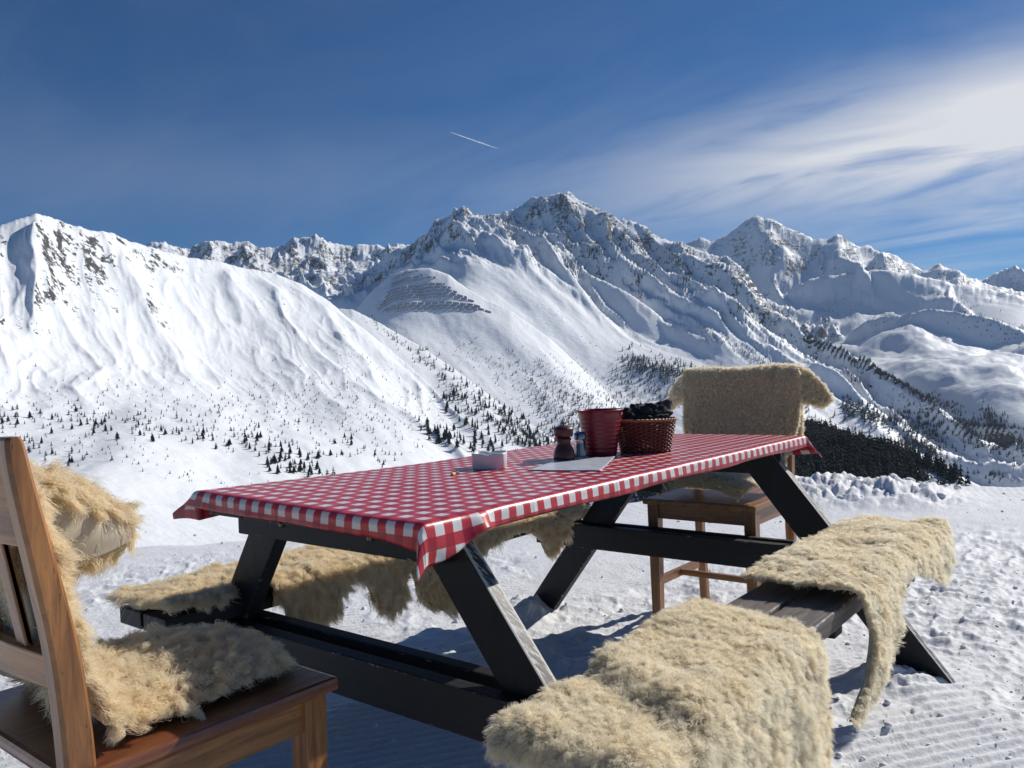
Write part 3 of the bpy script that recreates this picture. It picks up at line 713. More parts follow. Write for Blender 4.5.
# left bench, near and far skin
P = bench_skin(-.965, -.10, .545, .77, lambda x: .012-hump(x, -.73, .06, .065)+hump(x, -.33, .36, .02)+hump(x, -.54, .105, .075)+hump(x, -.27, .07, .11), lambda x: .010, .455, (-.985, .985, .550, .79), seed=1, end0=.0, end1=.35, bulge=.018, rad=.022)
o = make_skin('sheepskin', [(P, 1)], 230000, .042, .009, .0005, W_GOLD, U_GOLD, curl=.006, grav=.35, seed=11, K=5)
tag(o, 'golden sheepskin on the near half of the left bench, fringe hanging inwards', 'sheepskin')
P = bench_skin(-.19, .84, .545, .78, lambda x: .075+hump(x, -.07, .11, .17)+hump(x, .60, .09, .06)+.02*math.sin(x*14), lambda x: .04, .458, RL, seed=2, end0=.2, end1=.35)
o = make_skin('sheepskin', [(P, 1)], 130000, .030, .010, .00065, W_GOLD, U_GOLD, curl=.006, grav=.35, seed=12, K=4)
tag(o, 'golden sheepskin on the far half of the left bench, long leg flap hanging down', 'sheepskin')
# right bench, far skin with the long flap
def exC(P, A, B):
    k = np.clip((.40-P[..., 2])/.2, 0, 1.1)*np.exp(-((A-.08)/.17)**2); P[..., 0] -= .36*k**1.5; P[..., 1] += .015*k; return P
P = bench_skin(0.0, .95, -.545, -.78, lambda x: .005, lambda x: .10+hump(x, .08, .115, .125)+.04*math.sin(x*9+1), .462, RR, seed=3, end0=.05, end1=.45, bulge=.035, extra=exC)
o = make_skin('sheepskin', [(P, -1)], 230000, .024, .0068, .00055, W_CREAM, U_CREAM, curl=.006, grav=.25, seed=13, K=5)
tag(o, 'cream sheepskin on the far half of the right bench, one leg dangling', 'sheepskin')
# right bench, near skin, folded, falling over the end and the outer side
def exD(P, A, B):
    f = np.clip(1-np.clip((.462-.03-P[..., 2])/.1, 0, 1), 0, 1)
    t = A+.66-.55*(B+.54)*-1*-.9          # a fold that crosses the bench slantwise
    P[..., 2] += f*(.020*np.exp(-(t/.045)**2)-.010*np.exp(-((t+.085)/.05)**2)+.006*sst(0, .1, t))
    P[..., 2] += .022*f*np.exp(-((A+.38)/.13)**2)*np.clip((B+.78)/.2, 0, 1)
    return P
P = bench_skin(-1.02, -.285, -.545, -.78, lambda x: .012+hump(x, -.40, .12, .015), lambda x: .33+.02*math.sin(x*11), .446, (-.97, .97, -.772, -.545), n=150, m=130, seed=4, end0=.12, end1=.22, bulge=.012, extra=exD, rad=.035, drift=.02)
o = make_skin('sheepskin', [(P, -1)], 520000, .026, .0066, .00034, W_CREAM, U_CREAM, curl=.004, spread=.45, grav=.28, seed=14, K=5)
tag(o, 'large cream sheepskin folded over the near end of the right bench', 'sheepskin')

# ------------------------------------------------------------------ chairs
def catmull(Pc, n, m):
    """smooth surface through a small grid of control points"""
    def one(A, k):
        a = np.concatenate([2*A[:1]-A[1:2], A, 2*A[-1:]-A[-2:-1]]); N = len(A); t = np.linspace(0, N-1-1e-9, k); i = t.astype(int); f = (t-i).reshape(-1, *([1]*(A.ndim-1)))
        p0, p1, p2, p3 = a[i], a[i+1], a[i+2], a[i+3]
        return .5*((2*p1)+(-p0+p2)*f+(2*p0-5*p1+4*p2-p3)*f*f+(-p0+3*p1-3*p2+p3)*f**3)
    A = one(np.array(Pc, float), n); return one(A.swapaxes(0, 1), m).swapaxes(0, 1)
def make_chair(x0, x1, y0, y1, zf, zs, ztop, lean, mw, ms, label, slats=3, crest=.13):
    """front at x0 if x0<x1 ... the back stands at x1; y0<y1"""
    root = empty('wooden_chair', ((x0+x1)/2, (y0+y1)/2, zf))
    tag(root, label, 'chair'); off = Vector(root.location)
    d = 1 if x1 > x0 else -1
    def bd(nm, c8, mat, **k): return board(nm, [tuple(Vector(c)-off) for c in c8], mat, root, **k)
    lw = .042
    for y in (y0+lw/2, y1-lw/2):
        bd('front_leg', leg8(x0+d*(lw/2+.012), y, zs-.024, x0+d*(lw/2+.012), y, zf-.02, lw+.004, lw+.004, lw-.006, lw-.006), mw, bevel=.003)
        # back post: one curved piece from floor to top
        xs = x1-d*.03
        prof = [(zf-.02, xs+d*.035, .034), (zs-.15, xs+d*.002, .038), (zs, xs+d*.004, .043), (zs+.16, xs+d*(lean*.18+.005), .039), ((zs+ztop)/2+.05, xs+d*(lean*.52+.006), .034), (ztop-.05, xs+d*(lean*.9+.007), .029), (ztop-.006, xs+d*(lean*.99+.007), .024), (ztop, xs+d*(lean+.007), .016)]
        V = []; F = []; n = 0
        zz = np.linspace(0, len(prof)-1, 40)
        pr_ = np.array([np.interp(zz, range(len(prof)), [q[i] for q in prof]) for i in range(3)]).T
        sm = pr_.copy(); sm[2:-2] = (pr_[:-4]+pr_[1:-3]+pr_[2:-2]+pr_[3:-1]+pr_[4:])/5
        hw = .0175; ch = .005
        for z, x, wx in sm:
            a = wx/2
            ring = [(-a+ch, -hw), (a-ch, -hw), (a, -hw+ch), (a, hw-ch), (a-ch, hw), (-a+ch, hw), (-a, hw-ch), (-a, -hw+ch)]
            V += [(x+p-off.x, y+q-off.y, z-off.z) for p, q in ring]
        for i in range(len(sm)-1):
            for k in range(8): F.append((i*8+k, i*8+(k+1) % 8, (i+1)*8+(k+1) % 8, (i+1)*8+k))
        F += [tuple(range(7, -1, -1)), tuple((len(sm)-1)*8+k for k in range(8))]
        uv = [(v[2]*1.0+y*7, v[0]*.9+v[1]+y*3) for v in V]
        mesh_obj('back_post', V, F, [mw], root, uv=uv, attrs={'edge': np.zeros(len(V))})
    # seat with softened front edge, aprons, stretchers
    sx0, sx1 = x0-d*.012, x1-d*.004
    bd('seat', box8(min(sx0, sx1), max(sx0, sx1), y0-.012, y1+.012, zs-.024, zs), ms, bevel=.008, inset=.0)
    fx = x0+d*.022; bd('apron', box8(min(fx, fx+d*.02), max(fx, fx+d*.02), y0+lw, y1-lw, zs-.082, zs-.026, 'y'), mw, bevel=.002)
    for y in (y0+.008, y1-.028):
        xa, xb = x0+d*(lw+.012), x1-d*.055
        bd('apron', box8(min(xa, xb), max(xa, xb), y, y+.020, zs-.082, zs-.026), mw, bevel=.002)
        bd('stretcher', box8(min(xa, xb), max(xa, xb), y, y+.020, zf+.165, zf+.200), mw, bevel=.003)
    xm = (x0+x1)/2; bd('stretcher', box8(xm-.011, xm+.011, y0+.029, y1-.029, zf+.172, zf+.196, 'y'), mw, bevel=.003)
    def xl(z): return x1-d*.03+d*lean*np.interp(z, [zs, zs+.16, (zs+ztop)/2+.05, ztop], [0, .18, .52, 1])
    def rail(nm, za, zb, th=.018):
        n = 9; V = []; F = []
        for k in range(n):
            y = y0+.034+(y1-y0-.068)*k/(n-1); bow = .012*math.sin(math.pi*k/(n-1))*d
            for z, t_ in ((za, -th/2), (za, th/2), (zb, th/2), (zb, -th/2)):
                V.append((xl(z)+t_+bow-off.x, y-off.y, z-off.z))
        for k in range(n-1):
            for q in range(4): F.append((k*4+q, k*4+(q+1) % 4, (k+1)*4+(q+1) % 4, (k+1)*4+q))
        F += [(3, 2, 1, 0), tuple((n-1)*4+q for q in range(4))]
        uv = [(v[1]*1.0+za*7, v[2]+za*3) for v in V]
        o = mesh_obj(nm, V, F, [mw], root, uv=uv, attrs={'edge': np.zeros(len(V))}); bv = o.modifiers.new('b', 'BEVEL'); bv.width = .003; bv.segments = 2
    rail('top_rail', ztop-crest, ztop-.012); rail('lower_rail', zs+.105, zs+.155)
    for k in range(slats):
        y = y0+(y1-y0)*(k+1)/(slats+1); za, zb = zs+.153, ztop-crest+.004
        a, b = xl(za)+d*.006, xl(zb)+d*.006
        bd('back_slat', leg8(b, y, zb, a, y, za, .012, .036), mw, bevel=.003)
    return root
make_chair(-1.060, -1.508, -.207, .235, 0, .490, .957, .066, M_CHAIR, M_SEAT, 'worn reddish brown wooden chair with slatted back at the near end of the table', slats=2, crest=.155)
make_chair(.912, 1.372, -.190, .258, -.02, .506, .985, .060, M_CHAIR2, M_CHAIR2, 'honey brown wooden chair standing at the far end of the picnic table')

# skin on the near chair: seat, up the front of the back, and a stiff flap standing off to the front
yA, yB = -.165, .235
ctl = []
for x, z, ya, yb in ((-1.540, .905, -.06, .20), (-1.525, .90, -.08, .21), (-1.505, .84, -.12, .22), (-1.485, .72, -.14, .225), (-1.462, .60, -.15, .23), (-1.43, .525, -.165, .22), (-1.34, .508, -.160, .22), (-1.26, .511, -.140, .22), (-1.18, .511, -.135, .215), (-1.115, .505, -.115, .18), (-1.075, .497, -.06, .12)):
    ctl.append([(x, ya+(yb-ya)*t, z+(.016*math.sin(math.pi*t) if z < .56 else 0)) for t in np.linspace(0, 1, 6)])
PS = catmull(ctl, 120, 80)
PS[..., 2] += .012*fbm(PS[..., 0]*9, PS[..., 1]*9, 3, 601)*(PS[..., 2] < .58)
fl = catmull([[(-1.485, .05, .890), (-1.482, .00, .885), (-1.480, -.035, .85), (-1.475, -.045, .79), (-1.47, -.03, .735)],
              [(-1.435, .06, .878), (-1.43, .01, .872), (-1.425, -.03, .84), (-1.42, -.04, .79), (-1.415, -.03, .742)],
              [(-1.385, .07, .850), (-1.38, .03, .845), (-1.372, -.02, .82), (-1.37, -.035, .785), (-1.37, -.03, .748)],
              [(-1.325, .06, .812), (-1.322, .03, .810), (-1.318, -.01, .798), (-1.315, -.02, .778), (-1.32, -.02, .760)]], 40, 40)
o = make_skin('sheepskin', [(PS, 1), (fl, 1), ((fl+np.array([-.002, -.004, .002]))[:, :20], -1)], 230000, .040, .010, .00040, W_GOLD, U_GOLD, curl=.005, grav=.30, seed=21, K=6, lean=.5, edge_out=1.3, edge_w=.03, flow=(.25, -.05, 0))
tag(o, 'shaggy golden sheepskin over the seat and back of the near wooden chair', 'sheepskin')
# skin on the far chair
ctl = []
for x, z, ya, yb in ((1.445, .70, -.19, .27), (1.44, .86, -.20, .29), (1.432, .985, -.205, .30), (1.405, 1.012, -.205, .305), (1.372, .985, -.215, .305), (1.360, .88, -.222, .30), (1.345, .77, -.215, .295), (1.330, .66, -.175, .27), (1.300, .575, -.165, .25), (1.20, .555, -.16, .235), (1.09, .560, -.16, .23), (1.00, .560, -.16, .235), (.945, .550, -.15, .225), (.922, .522, -.13, .20)):
    ctl.append([(x, ya+(yb-ya)*t, z+(.040*math.sin(math.pi*t)**.6 if z < .57 else .004*math.sin(t*9))) for t in np.linspace(0, 1, 7)])
PF = catmull(ctl, 110, 70)
flR = catmull([[(1.41, -.195, 1.010), (1.385, -.20, .985), (1.365, -.20, .93), (1.36, -.195, .875)],
               [(1.41, -.245, .990), (1.395, -.25, .96), (1.38, -.25, .91), (1.375, -.24, .865)],
               [(1.41, -.30, .935), (1.40, -.30, .91), (1.395, -.29, .88), (1.39, -.275, .855)],
               [(1.41, -.335, .875), (1.405, -.33, .868), (1.40, -.32, .858), (1.40, -.305, .848)]], 36, 26)
flL = catmull([[(1.41, .295, 1.005), (1.385, .30, .98), (1.365, .30, .93), (1.36, .295, .88)],
               [(1.41, .34, .975), (1.395, .345, .95), (1.38, .345, .91), (1.375, .335, .87)],
               [(1.415, .385, .92), (1.405, .385, .90), (1.40, .375, .875), (1.395, .36, .85)],
               [(1.42, .395, .87), (1.41, .395, .865), (1.405, .385, .85), (1.40, .375, .84)]], 36, 26)
for _p in (PF, flR, flL): _p += .006*fbm(_p[..., 1]*12, _p[..., 2]*12, 3, 605)[..., None]*np.array([-1, 0, 0])
o = make_skin('sheepskin', [(PF, -1), (flR, -1), (flL, 1)], 260000, .018, .0065, .0006, W_TAN, U_TAN, curl=.003, grav=.1, seed=22, K=4, lean=.25, edge_out=.8, edge_w=.02)
tag(o, 'tan sheared sheepskin hung over the far chair with two flaps like sleeves', 'sheepskin')

# ------------------------------------------------------------------ things on the table
ZT = TZ+.0075
def lathe(name, prof, mats, loc, parent=None, n=48, smooth=True, squash=None, mi=None, cap=True):
    prof = np.array(prof, float); k = len(prof); a = np.linspace(0, 2*math.pi, n, endpoint=False)
    V = np.stack([prof[:, None, 0]*np.cos(a), prof[:, None, 0]*np.sin(a), prof[:, None, 1]+0*a], -1).reshape(-1, 3)
    if squash: V[:, 0] *= squash[0]; V[:, 1] *= squash[1]
    F = gridF(k, n, True).tolist()
    if cap: F += [list(range(n-1, -1, -1))] if prof[0, 0] > 1e-4 else []
    o = mesh_obj(name, V, F, mats, parent, smooth=smooth)
    o.location = loc; return o
# ashtray: white melamine, square with rounded corners and notches
M_WHITE = simple('white_melamine', (.74, .74, .73), .3, 30, .0002, .03)
def ashtray():
    n = 96; a = np.linspace(0, 2*math.pi, n, endpoint=False)
    def sq(r): return np.stack([np.sign(np.cos(a))*np.abs(np.cos(a))**.42, np.sign(np.sin(a))*np.abs(np.sin(a))**.42], -1)*r
    rings = [(.043, .0, 0), (.046, .003, 0), (.0475, .040, 1), (.0475, .0435, 1), (.044, .0445, 1), (.041, .042, 1), (.038, .012, 0), (.030, .009, 0), (.0005, .009, 0)]
    V = []
    for r, z, top in rings:
        p = sq(r); zz = np.full(n, z)
        if top:
            for c in (0, math.pi/2, math.pi, -math.pi/2):
                d = np.abs((a-c+math.pi) % (2*math.pi)-math.pi); zz -= .006*np.exp(-(d/.055)**4)
        V.append(np.column_stack([p, zz]))
    o = mesh_obj('ashtray', np.concatenate(V), gridF(len(rings), n, True).tolist()+[list(range(n-1, -1, -1))], [M_WHITE], smooth=True)
    p = atz(490, 468, ZT); o.location = (p[0], p[1], ZT); o.rotation_euler = (0, 0, R(0)+YAW-R(4))
    tag(o, 'small square white ashtray with notched rim on the gingham cloth', 'ashtray')
ashtray()
# cigarette end lying beside it
cg = empty('cigarette_stub', (*atz(452, 476, ZT)[:2], ZT+.004), R(24)); tag(cg, 'short cigarette stub with yellow filter lying left of the white ashtray', 'cigarette')
M_FILT = simple('yellow_filter_paper', (.62, .45, .12), .7, 60, .0003, .2); M_DARKPAPER = simple('dark_grey_paper', (.10, .095, .09), .9, 90, .001, .5)  # the rest of the stub is a dark grey tube
for nm, xa, xb, mt, r in (('filter', 0, .020, M_FILT, .0040), ('dark_paper', .0205, .050, M_DARKPAPER, .0043)):
    n = 14; a = np.linspace(0, 2*math.pi, n, endpoint=False); V = []
    for x, rr_ in ((xa, r*.85), (xa+.001, r), ((xa+xb)/2, r*(1.0 if mt is M_FILT else .92)), (xb-.001, r), (xb, r*.7)): V.append(np.column_stack([np.full(n, x), rr_*np.cos(a), rr_*np.sin(a)]))
    V = np.concatenate(V); mesh_obj(nm, V, gridF(5, n, True).tolist()+[list(range(n)), list(range(5*n-1, 4*n-1, -1))], [mt], cg, smooth=True)
# paper sheet
def paper():
    c = [atz(527, 471, ZT), atz(601, 471.5, ZT), atz(616, 457.5, ZT), atz(563, 459.0, ZT)]
    n = 24; u = np.linspace(0, 1, n)[:, None, None]; v = np.linspace(0, 1, n)[None, :, None]
    P = c[0]*(1-u)*(1-v)+c[1]*u*(1-v)+c[2]*u*v+c[3]*(1-u)*v
    P[..., 2] = ZT+.001+.0012*(1+fbm(P[..., 0]*14, P[..., 1]*14, 2, 700))+.004*(u[..., 0]*v[..., 0])**6
    m, t = new_mat('glossy_white_sheet'); ob = t.add('ShaderNodeTexCoord').outputs['Object']
    finish(t, Base_Color=t.mix(t.ramp(t.noise(ob, 30, 3), [(.45, 0), (.6, 1)]), (.52, .56, .62), (.62, .64, .68)), Roughness=.3)
    o = mesh_obj('paper_sheet', P.reshape(-1, 3), gridF(n, n), [m], smooth=True)
    sd = o.modifiers.new('t', 'SOLIDIFY'); sd.thickness = .0004
    tag(o, 'thin glossy white paper sheet lying under the pepper mill', 'paper')
paper()
# pepper mill
M_MILL = wood('dark_red_turned_wood', (.05, .010, .008), (.13, .030, .022), .42, scale=2, coat=.1)
p = atz(564.5, 460.5, ZT); PM = empty('pepper_mill', (p[0], p[1], ZT+.0022)); tag(PM, 'dark red turned wooden pepper mill beside the salt shaker', 'pepper mill')
def uvify(o):
    me = o.data; ul = me.uv_layers.new(name='UVMap'); vi = np.empty(len(me.loops), np.int32); me.loops.foreach_get('vertex_index', vi)
    co = np.empty(len(me.vertices)*3, np.float32); me.vertices.foreach_get('co', co); co = co.reshape(-1, 3)
    ul.data.foreach_set('uv', np.column_stack([co[vi, 2], co[vi, 0]+co[vi, 1]*.7]).astype(np.float32).ravel())
b = lathe('mill_body', [(.029, 0), (.0315, .002), (.0315, .012), (.030, .024), (.026, .034), (.021, .043), (.0185, .050), (.0205, .056), (.0235, .060), (.0205, .0635), (.018, .066)], [M_MILL], (0, 0, 0), PM)
uvify(b)
b = lathe('mill_head', [(.019, .0665), (.025, .068), (.0275, .073), (.0285, .082), (.030, .088), (.0285, .093), (.021, .097), (.010, .100), (.006, .1012), (.0002, .1015)], [M_MILL], (0, 0, 0), PM); uvify(b)
lathe('knob', [(.004, .100), (.003, .104), (.0055, .106), (.006, .109), (.004, .112), (.0002, .1128)], [M_STEEL], (0, 0, 0), PM, 24)
# salt shaker
def glass():
    m, t = new_mat('clear_glass'); g = t.add('ShaderNodeBsdfGlossy', {'Color': (.9, .93, .95, 1), 'Roughness': .05}); tr = t.add('ShaderNodeBsdfTransparent', {'Color': (.82, .85, .87, 1)})
    fr = t.add('ShaderNodeFresnel', {'IOR': 1.45}); mx = t.add('ShaderNodeMixShader', {0: t.math('ADD', fr, .06), 1: tr.outputs[0], 2: g.outputs[0]}); t.add('ShaderNodeOutputMaterial', {0: mx.outputs[0]}); return m
p = atz(581, 459, ZT); SS = empty('salt_shaker', (p[0]+.02, p[1]+.015, ZT)); tag(SS, 'glass salt shaker with a metal cap between pepper mill and red bucket', 'salt shaker')
lathe('glass_jar', [(.0175, 0), (.019, .002), (.0195, .010), (.018, .040), (.0165, .054), (.0165, .058), (.0150, .058), (.0150, .054), (.0165, .040), (.0178, .010), (.0165, .004), (.0002, .004)], [glass()], (0, 0, 0), SS, 10, smooth=False)
M_SALT = simple('salt', (.82, .82, .80), .9, 200, .001, .06)
lathe('salt', [(.0160, .0045), (.0172, .010), (.0156, .040), (.008, .043), (.0002, .044)], [M_SALT], (0, 0, 0), SS, 20)
lathe('metal_cap', [(.0178, .0565), (.0182, .060), (.0180, .070), (.0150, .076), (.009, .0785), (.0002, .079)], [simple('brushed_cap_metal', (.30, .31, .33), .3, 0, Metallic=1.)], (0, 0, 0), SS, 32)
# red bucket with pressed ribs
M_RED = simple('deep_red_enamel', (.19, .005, .016), .38, 16, .0006, .12, Coat_Weight=.25)
pc = atz(603, 457, ZT); bx, by = pc[0]+.047*FV[0], pc[1]+.047*FV[1]
BK = empty('red_bucket', (bx, by, ZT)); tag(BK, 'deep red ribbed metal bucket in the middle of the table', 'bucket')
pr2 = [(.044, 0), (.0465, .0015)]
for k in range(40):
    z = .004+.128*k/39; r = .0465+(.0675-.0465)*z/.134
    if .020 < z < .115: r += .0009*math.sin(z*2*math.pi/.0125)
    pr2.append((r, z))
pr2 += [(.0685, .1345), (.0715, .136), (.0725, .1385), (.0712, .141), (.0685, .1405), (.0665, .137)]
for k in range(8): z = .13-.125*k/7; pr2.append((.0450+(.0660-.0450)*z/.134, z))
pr2.append((.0002, .004))
lathe('bucket_body', pr2, [M_RED], (0, 0, 0), BK, 64)
# wicker basket: real weave of strands round an oval
def tube(path, r, n=6, closed=False):
    path = np.array(path, float); k = len(path)
    tg = np.gradient(path, axis=0) if not closed else (np.roll(path, -1, 0)-np.roll(path, 1, 0)); tg /= np.linalg.norm(tg, axis=1, keepdims=True)+1e-12
    up = np.array([0, 0, 1.]); s1 = np.cross(tg, up); bad = np.linalg.norm(s1, axis=1) < .2; s1[bad] = np.cross(tg[bad], [1, 0, 0]); s1 /= np.linalg.norm(s1, axis=1, keepdims=True); s2 = np.cross(tg, s1)
    a = np.linspace(0, 2*math.pi, n, endpoint=False); rr_ = np.broadcast_to(np.asarray(r, float), (k,))
    V = path[:, None]+(s1[:, None]*np.cos(a)[None, :, None]+s2[:, None]*np.sin(a)[None, :, None])*rr_[:, None, None]
    F = gridF(k, n, True).tolist()
    if closed: F += [[(k-1)*n+i, (k-1)*n+(i+1) % n, (i+1) % n, i] for i in range(n)]
    else: F += [list(range(n-1, -1, -1)), [(k-1)*n+i for i in range(n)]]
    return V.reshape(-1, 3), F
def merge(parts):
    V = []; F = []; o = 0
    for v, f in parts: V.append(v); F += [[i+o for i in q] for q in f]; o += len(v)
    return np.concatenate(V), F
M_WICK = simple('reddish_brown_wicker', (.16, .035, .016), .4, 60, .0006, .35, Coat_Weight=.2)
M_RIM = simple('pale_worn_wicker', (.36, .17, .08), .5, 60, .0006, .3)
pb = atz(649, 453.5, ZT); BS = empty('wicker_basket', (pb[0]+.055*FV[0], pb[1]+.055*FV[1], ZT), YAW-math.pi/2); tag(BS, 'oval reddish brown wicker basket beside the red bucket', 'basket')
def oval(t, z, k=0): f = .80+.20*z/.10; return ((.094*f+k)*math.cos(t), (.070*f+k)*math.sin(t), z)
parts = []; NS = 36
for row in range(17):
    z = .005+row*.0056
    path = [oval(t, z+.0004*math.sin(t*5), .0028*math.cos(t*NS/2*1.0+row*math.pi)) for t in np.linspace(0, 2*math.pi, NS*5, endpoint=False)]
    parts.append(tube(path, .0026, 5, True))
mesh_obj('woven_side', *merge(parts), [M_WICK], BS, smooth=True)
parts = [tube([oval(2*math.pi*k/NS+math.pi/NS, z) for z in np.linspace(.0, .102, 6)], .0024, 5) for k in range(NS)]
mesh_obj('upright_canes', *merge(parts), [M_WICK], BS, smooth=True)
parts = [tube([oval(t, .101+.0022*math.sin(t*22+q*math.pi), .0035*math.cos(t*22+q*math.pi)) for t in np.linspace(0, 2*math.pi, 200, endpoint=False)], .0034, 6, True) for q in range(2)]
mesh_obj('rim', *merge(parts), [M_RIM], BS, smooth=True)
n = 40; V = [(0, 0, .003)]+[oval(2*math.pi*k/n, .003, -.002) for k in range(n)]; mesh_obj('basket_bottom', V, [(0, 1+k, 1+(k+1) % n) for k in range(n)], [M_WICK], BS)
# dark cloth bundle in the basket
M_BLK = simple('black_cloth', (.012, .013, .016), .75, 50, .001, .4)
def bundle():
    v, f = ico(5)
    d = v.copy(); n1_ = ridged(v[:, 0]*1.6+2, v[:, 1]*1.6+v[:, 2]*1.2, 4, 801); n2_ = fbm(v[:, 0]*3, v[:, 1]*3+v[:, 2]*2, 3, 802)
    r = .62+.42*n1_+.22*n2_
    # two peaks standing up to the right
    for cx, cz, amp, wd in ((.55, .85, .62, .28), (.95, .42, .38, .22), (-.55, .35, .10, .3)):
        c = np.array([cx, .1, cz]); c /= np.linalg.norm(c); r += amp*np.exp(-((1-v@c)/(wd*wd*.6)))
    d = v*r[:, None]*np.array([.100, .058, .060]); d[:, 2] += .094
    o = mesh_obj('black_cloth_bundle', d, f, [M_BLK], smooth=False)
    o.location = BS.location+Vector((0, 0, .0)); o.rotation_euler = (0, 0, YAW-math.pi/2)
    tag(o, 'crumpled black cloth heaped inside the wicker basket', 'cloth')
bundle()

# ------------------------------------------------------------------ avalanche barriers on the rounded knoll
Tt = Z/DD
def surf(px, py):
    """first point of the terrain met along the line of sight, from the height grid"""
    d = ray(px, py); ph = math.atan2(d[1], d[0]); te = d[2]/math.hypot(d[0], d[1])
    i = int(np.searchsorted(cols, ph)); i = min(max(i, 1), len(cols)-1)
    hit = np.nonzero(Tt[i] >= te)[0]
    if len(hit) == 0 or ds[hit[0]] < 130: return None
    k = hit[0]; D = ds[k]; return np.array([C2[0]+D*math.cos(ph), C2[1]+D*math.sin(ph), Z[i, k]+CAM[2]]), D, i, k
M_FENCE = simple('dark_steel_barrier', (.26, .26, .29), .7, 0)
def hz(x, y):
    ph = np.arctan2(y-C2[1], x-C2[0]); D = np.hypot(x-C2[0], y-C2[1])
    i = int(np.clip(np.searchsorted(cols, ph), 1, len(cols)-1)); k = int(np.clip(np.searchsorted(ds, D), 1, len(ds)-1))
    fd = (D-ds[k-1])/(ds[k]-ds[k-1]); fc = (ph-cols[i-1])/(cols[i]-cols[i-1])
    return (Z[i-1, k-1]*(1-fd)+Z[i-1, k]*fd)*(1-fc)+(Z[i, k-1]*(1-fd)+Z[i, k]*fd)*fc+CAM[2]
rows = [(277, 394, 419), (280.5, 392, 424), (283.5, 391, 437), (287, 387, 446), (290.5, 385, 452), (294, 383, 458), (297.5, 380, 468), (301, 377, 476), (304.5, 383, 481), (308, 387, 492), (311, 396, 478)]
ordn = ['topmost', 'second', 'third', 'fourth', 'fifth', 'sixth', 'seventh', 'eighth', 'ninth', 'tenth', 'lowest']
for k, (py, xa, xb) in enumerate(rows):
    pts = []
    for px in np.arange(xa, xb, 1.2):
        s_ = surf(px, py)
        if s_ is not None: pts.append(s_[0])
    if len(pts) < 4: continue
    pts = np.array(pts); Dm = np.median(np.hypot(pts[:, 0]-C2[0], pts[:, 1]-C2[1]))
    line = []
    for px in np.arange(xa, xb, 1.0):
        d = ray(px, py); d = d/math.hypot(d[0], d[1]); q = CAM+d*Dm; line.append((q[0], q[1], hz(q[0], q[1])))
    line = np.array(line); z_ = line[:, 2]; z_ = np.convolve(np.pad(z_, 2, mode='edge'), np.ones(5)/5, 'valid'); line[:, 2] = z_
    ln = len(line); out = np.array([math.cos(YAW), math.sin(YAW), 0])
    V = []; F = []
    for i in range(ln):  # a leaning steel rake 4 m high and .6 m deep
        b_ = line[i]; V += [b_-out*.5+[0, 0, -1.5], b_-out*2.3+[0, 0, 3.9], b_-out*1.7+[0, 0, 4.0], b_+out*.1+[0, 0, -1.5]]
    for i in range(ln-1):
        if i % 7 == 6: continue
        for q in range(4): F.append((i*4+q, (i+1)*4+q, (i+1)*4+(q+1) % 4, i*4+(q+1) % 4))
    o = mesh_obj('avalanche_barrier', V, F, [M_FENCE])
    tag(o, '%s of the dark avalanche barrier rows crossing the rounded snowy knoll' % ordn[k], 'avalanche barrier', 'avalanche barriers on the knoll')

# ------------------------------------------------------------------ conifers
def mat_conifer():
    m, t = new_mat('dark_conifer_needles'); pos = t.add('ShaderNodeNewGeometry').outputs['Position']
    c = t.mix(t.noise(pos, .9, 4), (.014, .021, .026), (.046, .055, .060))
    finish(t, Base_Color=c, Roughness=.9, Specular_IOR_Level=.1); return m
M_CON = mat_conifer(); M_TRUNK = simple('conifer_bark', (.06, .045, .035), .9, 0)
def conifer_geo(seed, tiers, spikes, fat=.22, hi=True):
    rg = np.random.default_rng(seed); V = []; F = []; MI = []
    for k in range(tiers):
        f = k/(tiers-1); zb = .07+.80*f**.9; zt = min(1., zb+(.30-.12*f)); r = fat*(1-f*.86)*rg.uniform(.85, 1.15)
        o = len(V); V.append((rg.normal(0, .008), rg.normal(0, .008), zt)); a0 = rg.uniform(0, 6.28)
        n = spikes*2
        for q in range(n):
            a = a0+2*math.pi*q/n; rr_ = r*(rg.uniform(.75, 1.2) if q % 2 == 0 else rg.uniform(.35, .55)); V.append((rr_*math.cos(a), rr_*math.sin(a), zb-(.04*rg.uniform(.2, 1.3) if q % 2 == 0 else -.03)))
        V.append((0, 0, zb+.05))
        for q in range(n): F.append((o, o+1+q, o+1+(q+1) % n)); F.append((o+n+1, o+1+(q+1) % n, o+1+q)); MI += [0, 0]
    if hi:
        o = len(V)
        for z, r in ((-.06, .02), (.3, .012)):
            for q in range(5): V.append((r*math.cos(q*1.257), r*math.sin(q*1.257), z))
        for q in range(5): F.append((o+q, o+(q+1) % 5, o+5+(q+1) % 5)); F.append((o+q, o+5+(q+1) % 5, o+5+q)); MI += [1, 1]
    return np.array(V), np.array(F), np.array(MI)
rng = np.random.default_rng(77)
cand = []   # (px, py, height, cluster)
def scat(n, x0, y0, x1, y1, w_, hmin, hmax, cl, pw=1.):
    """n trees about the stroke (x0,y0)-(x1,y1), half-width w_ px"""
    for _ in range(n):
        t = rng.random()**pw; a = rng.normal(0, w_*.5); cand.append((x0+(x1-x0)*t+rng.normal(0, w_*.4), y0+(y1-y0)*t+a, rng.uniform(hmin, hmax), cl))
scat(46, 0, 415, 110, 432, 16, 4, 8.5, 0); scat(40, 70, 415, 150, 425, 12, 3, 8, 0); scat(40, 130, 428, 215, 440, 11, 3.5, 8, 0)
scat(36, 0, 446, 80, 458, 16, 3, 7, 0); scat(260, 0, 410, 330, 405, 34, 2, 5.5, 0); scat(60, 60, 440, 200, 470, 20, 1.5, 4, 0)
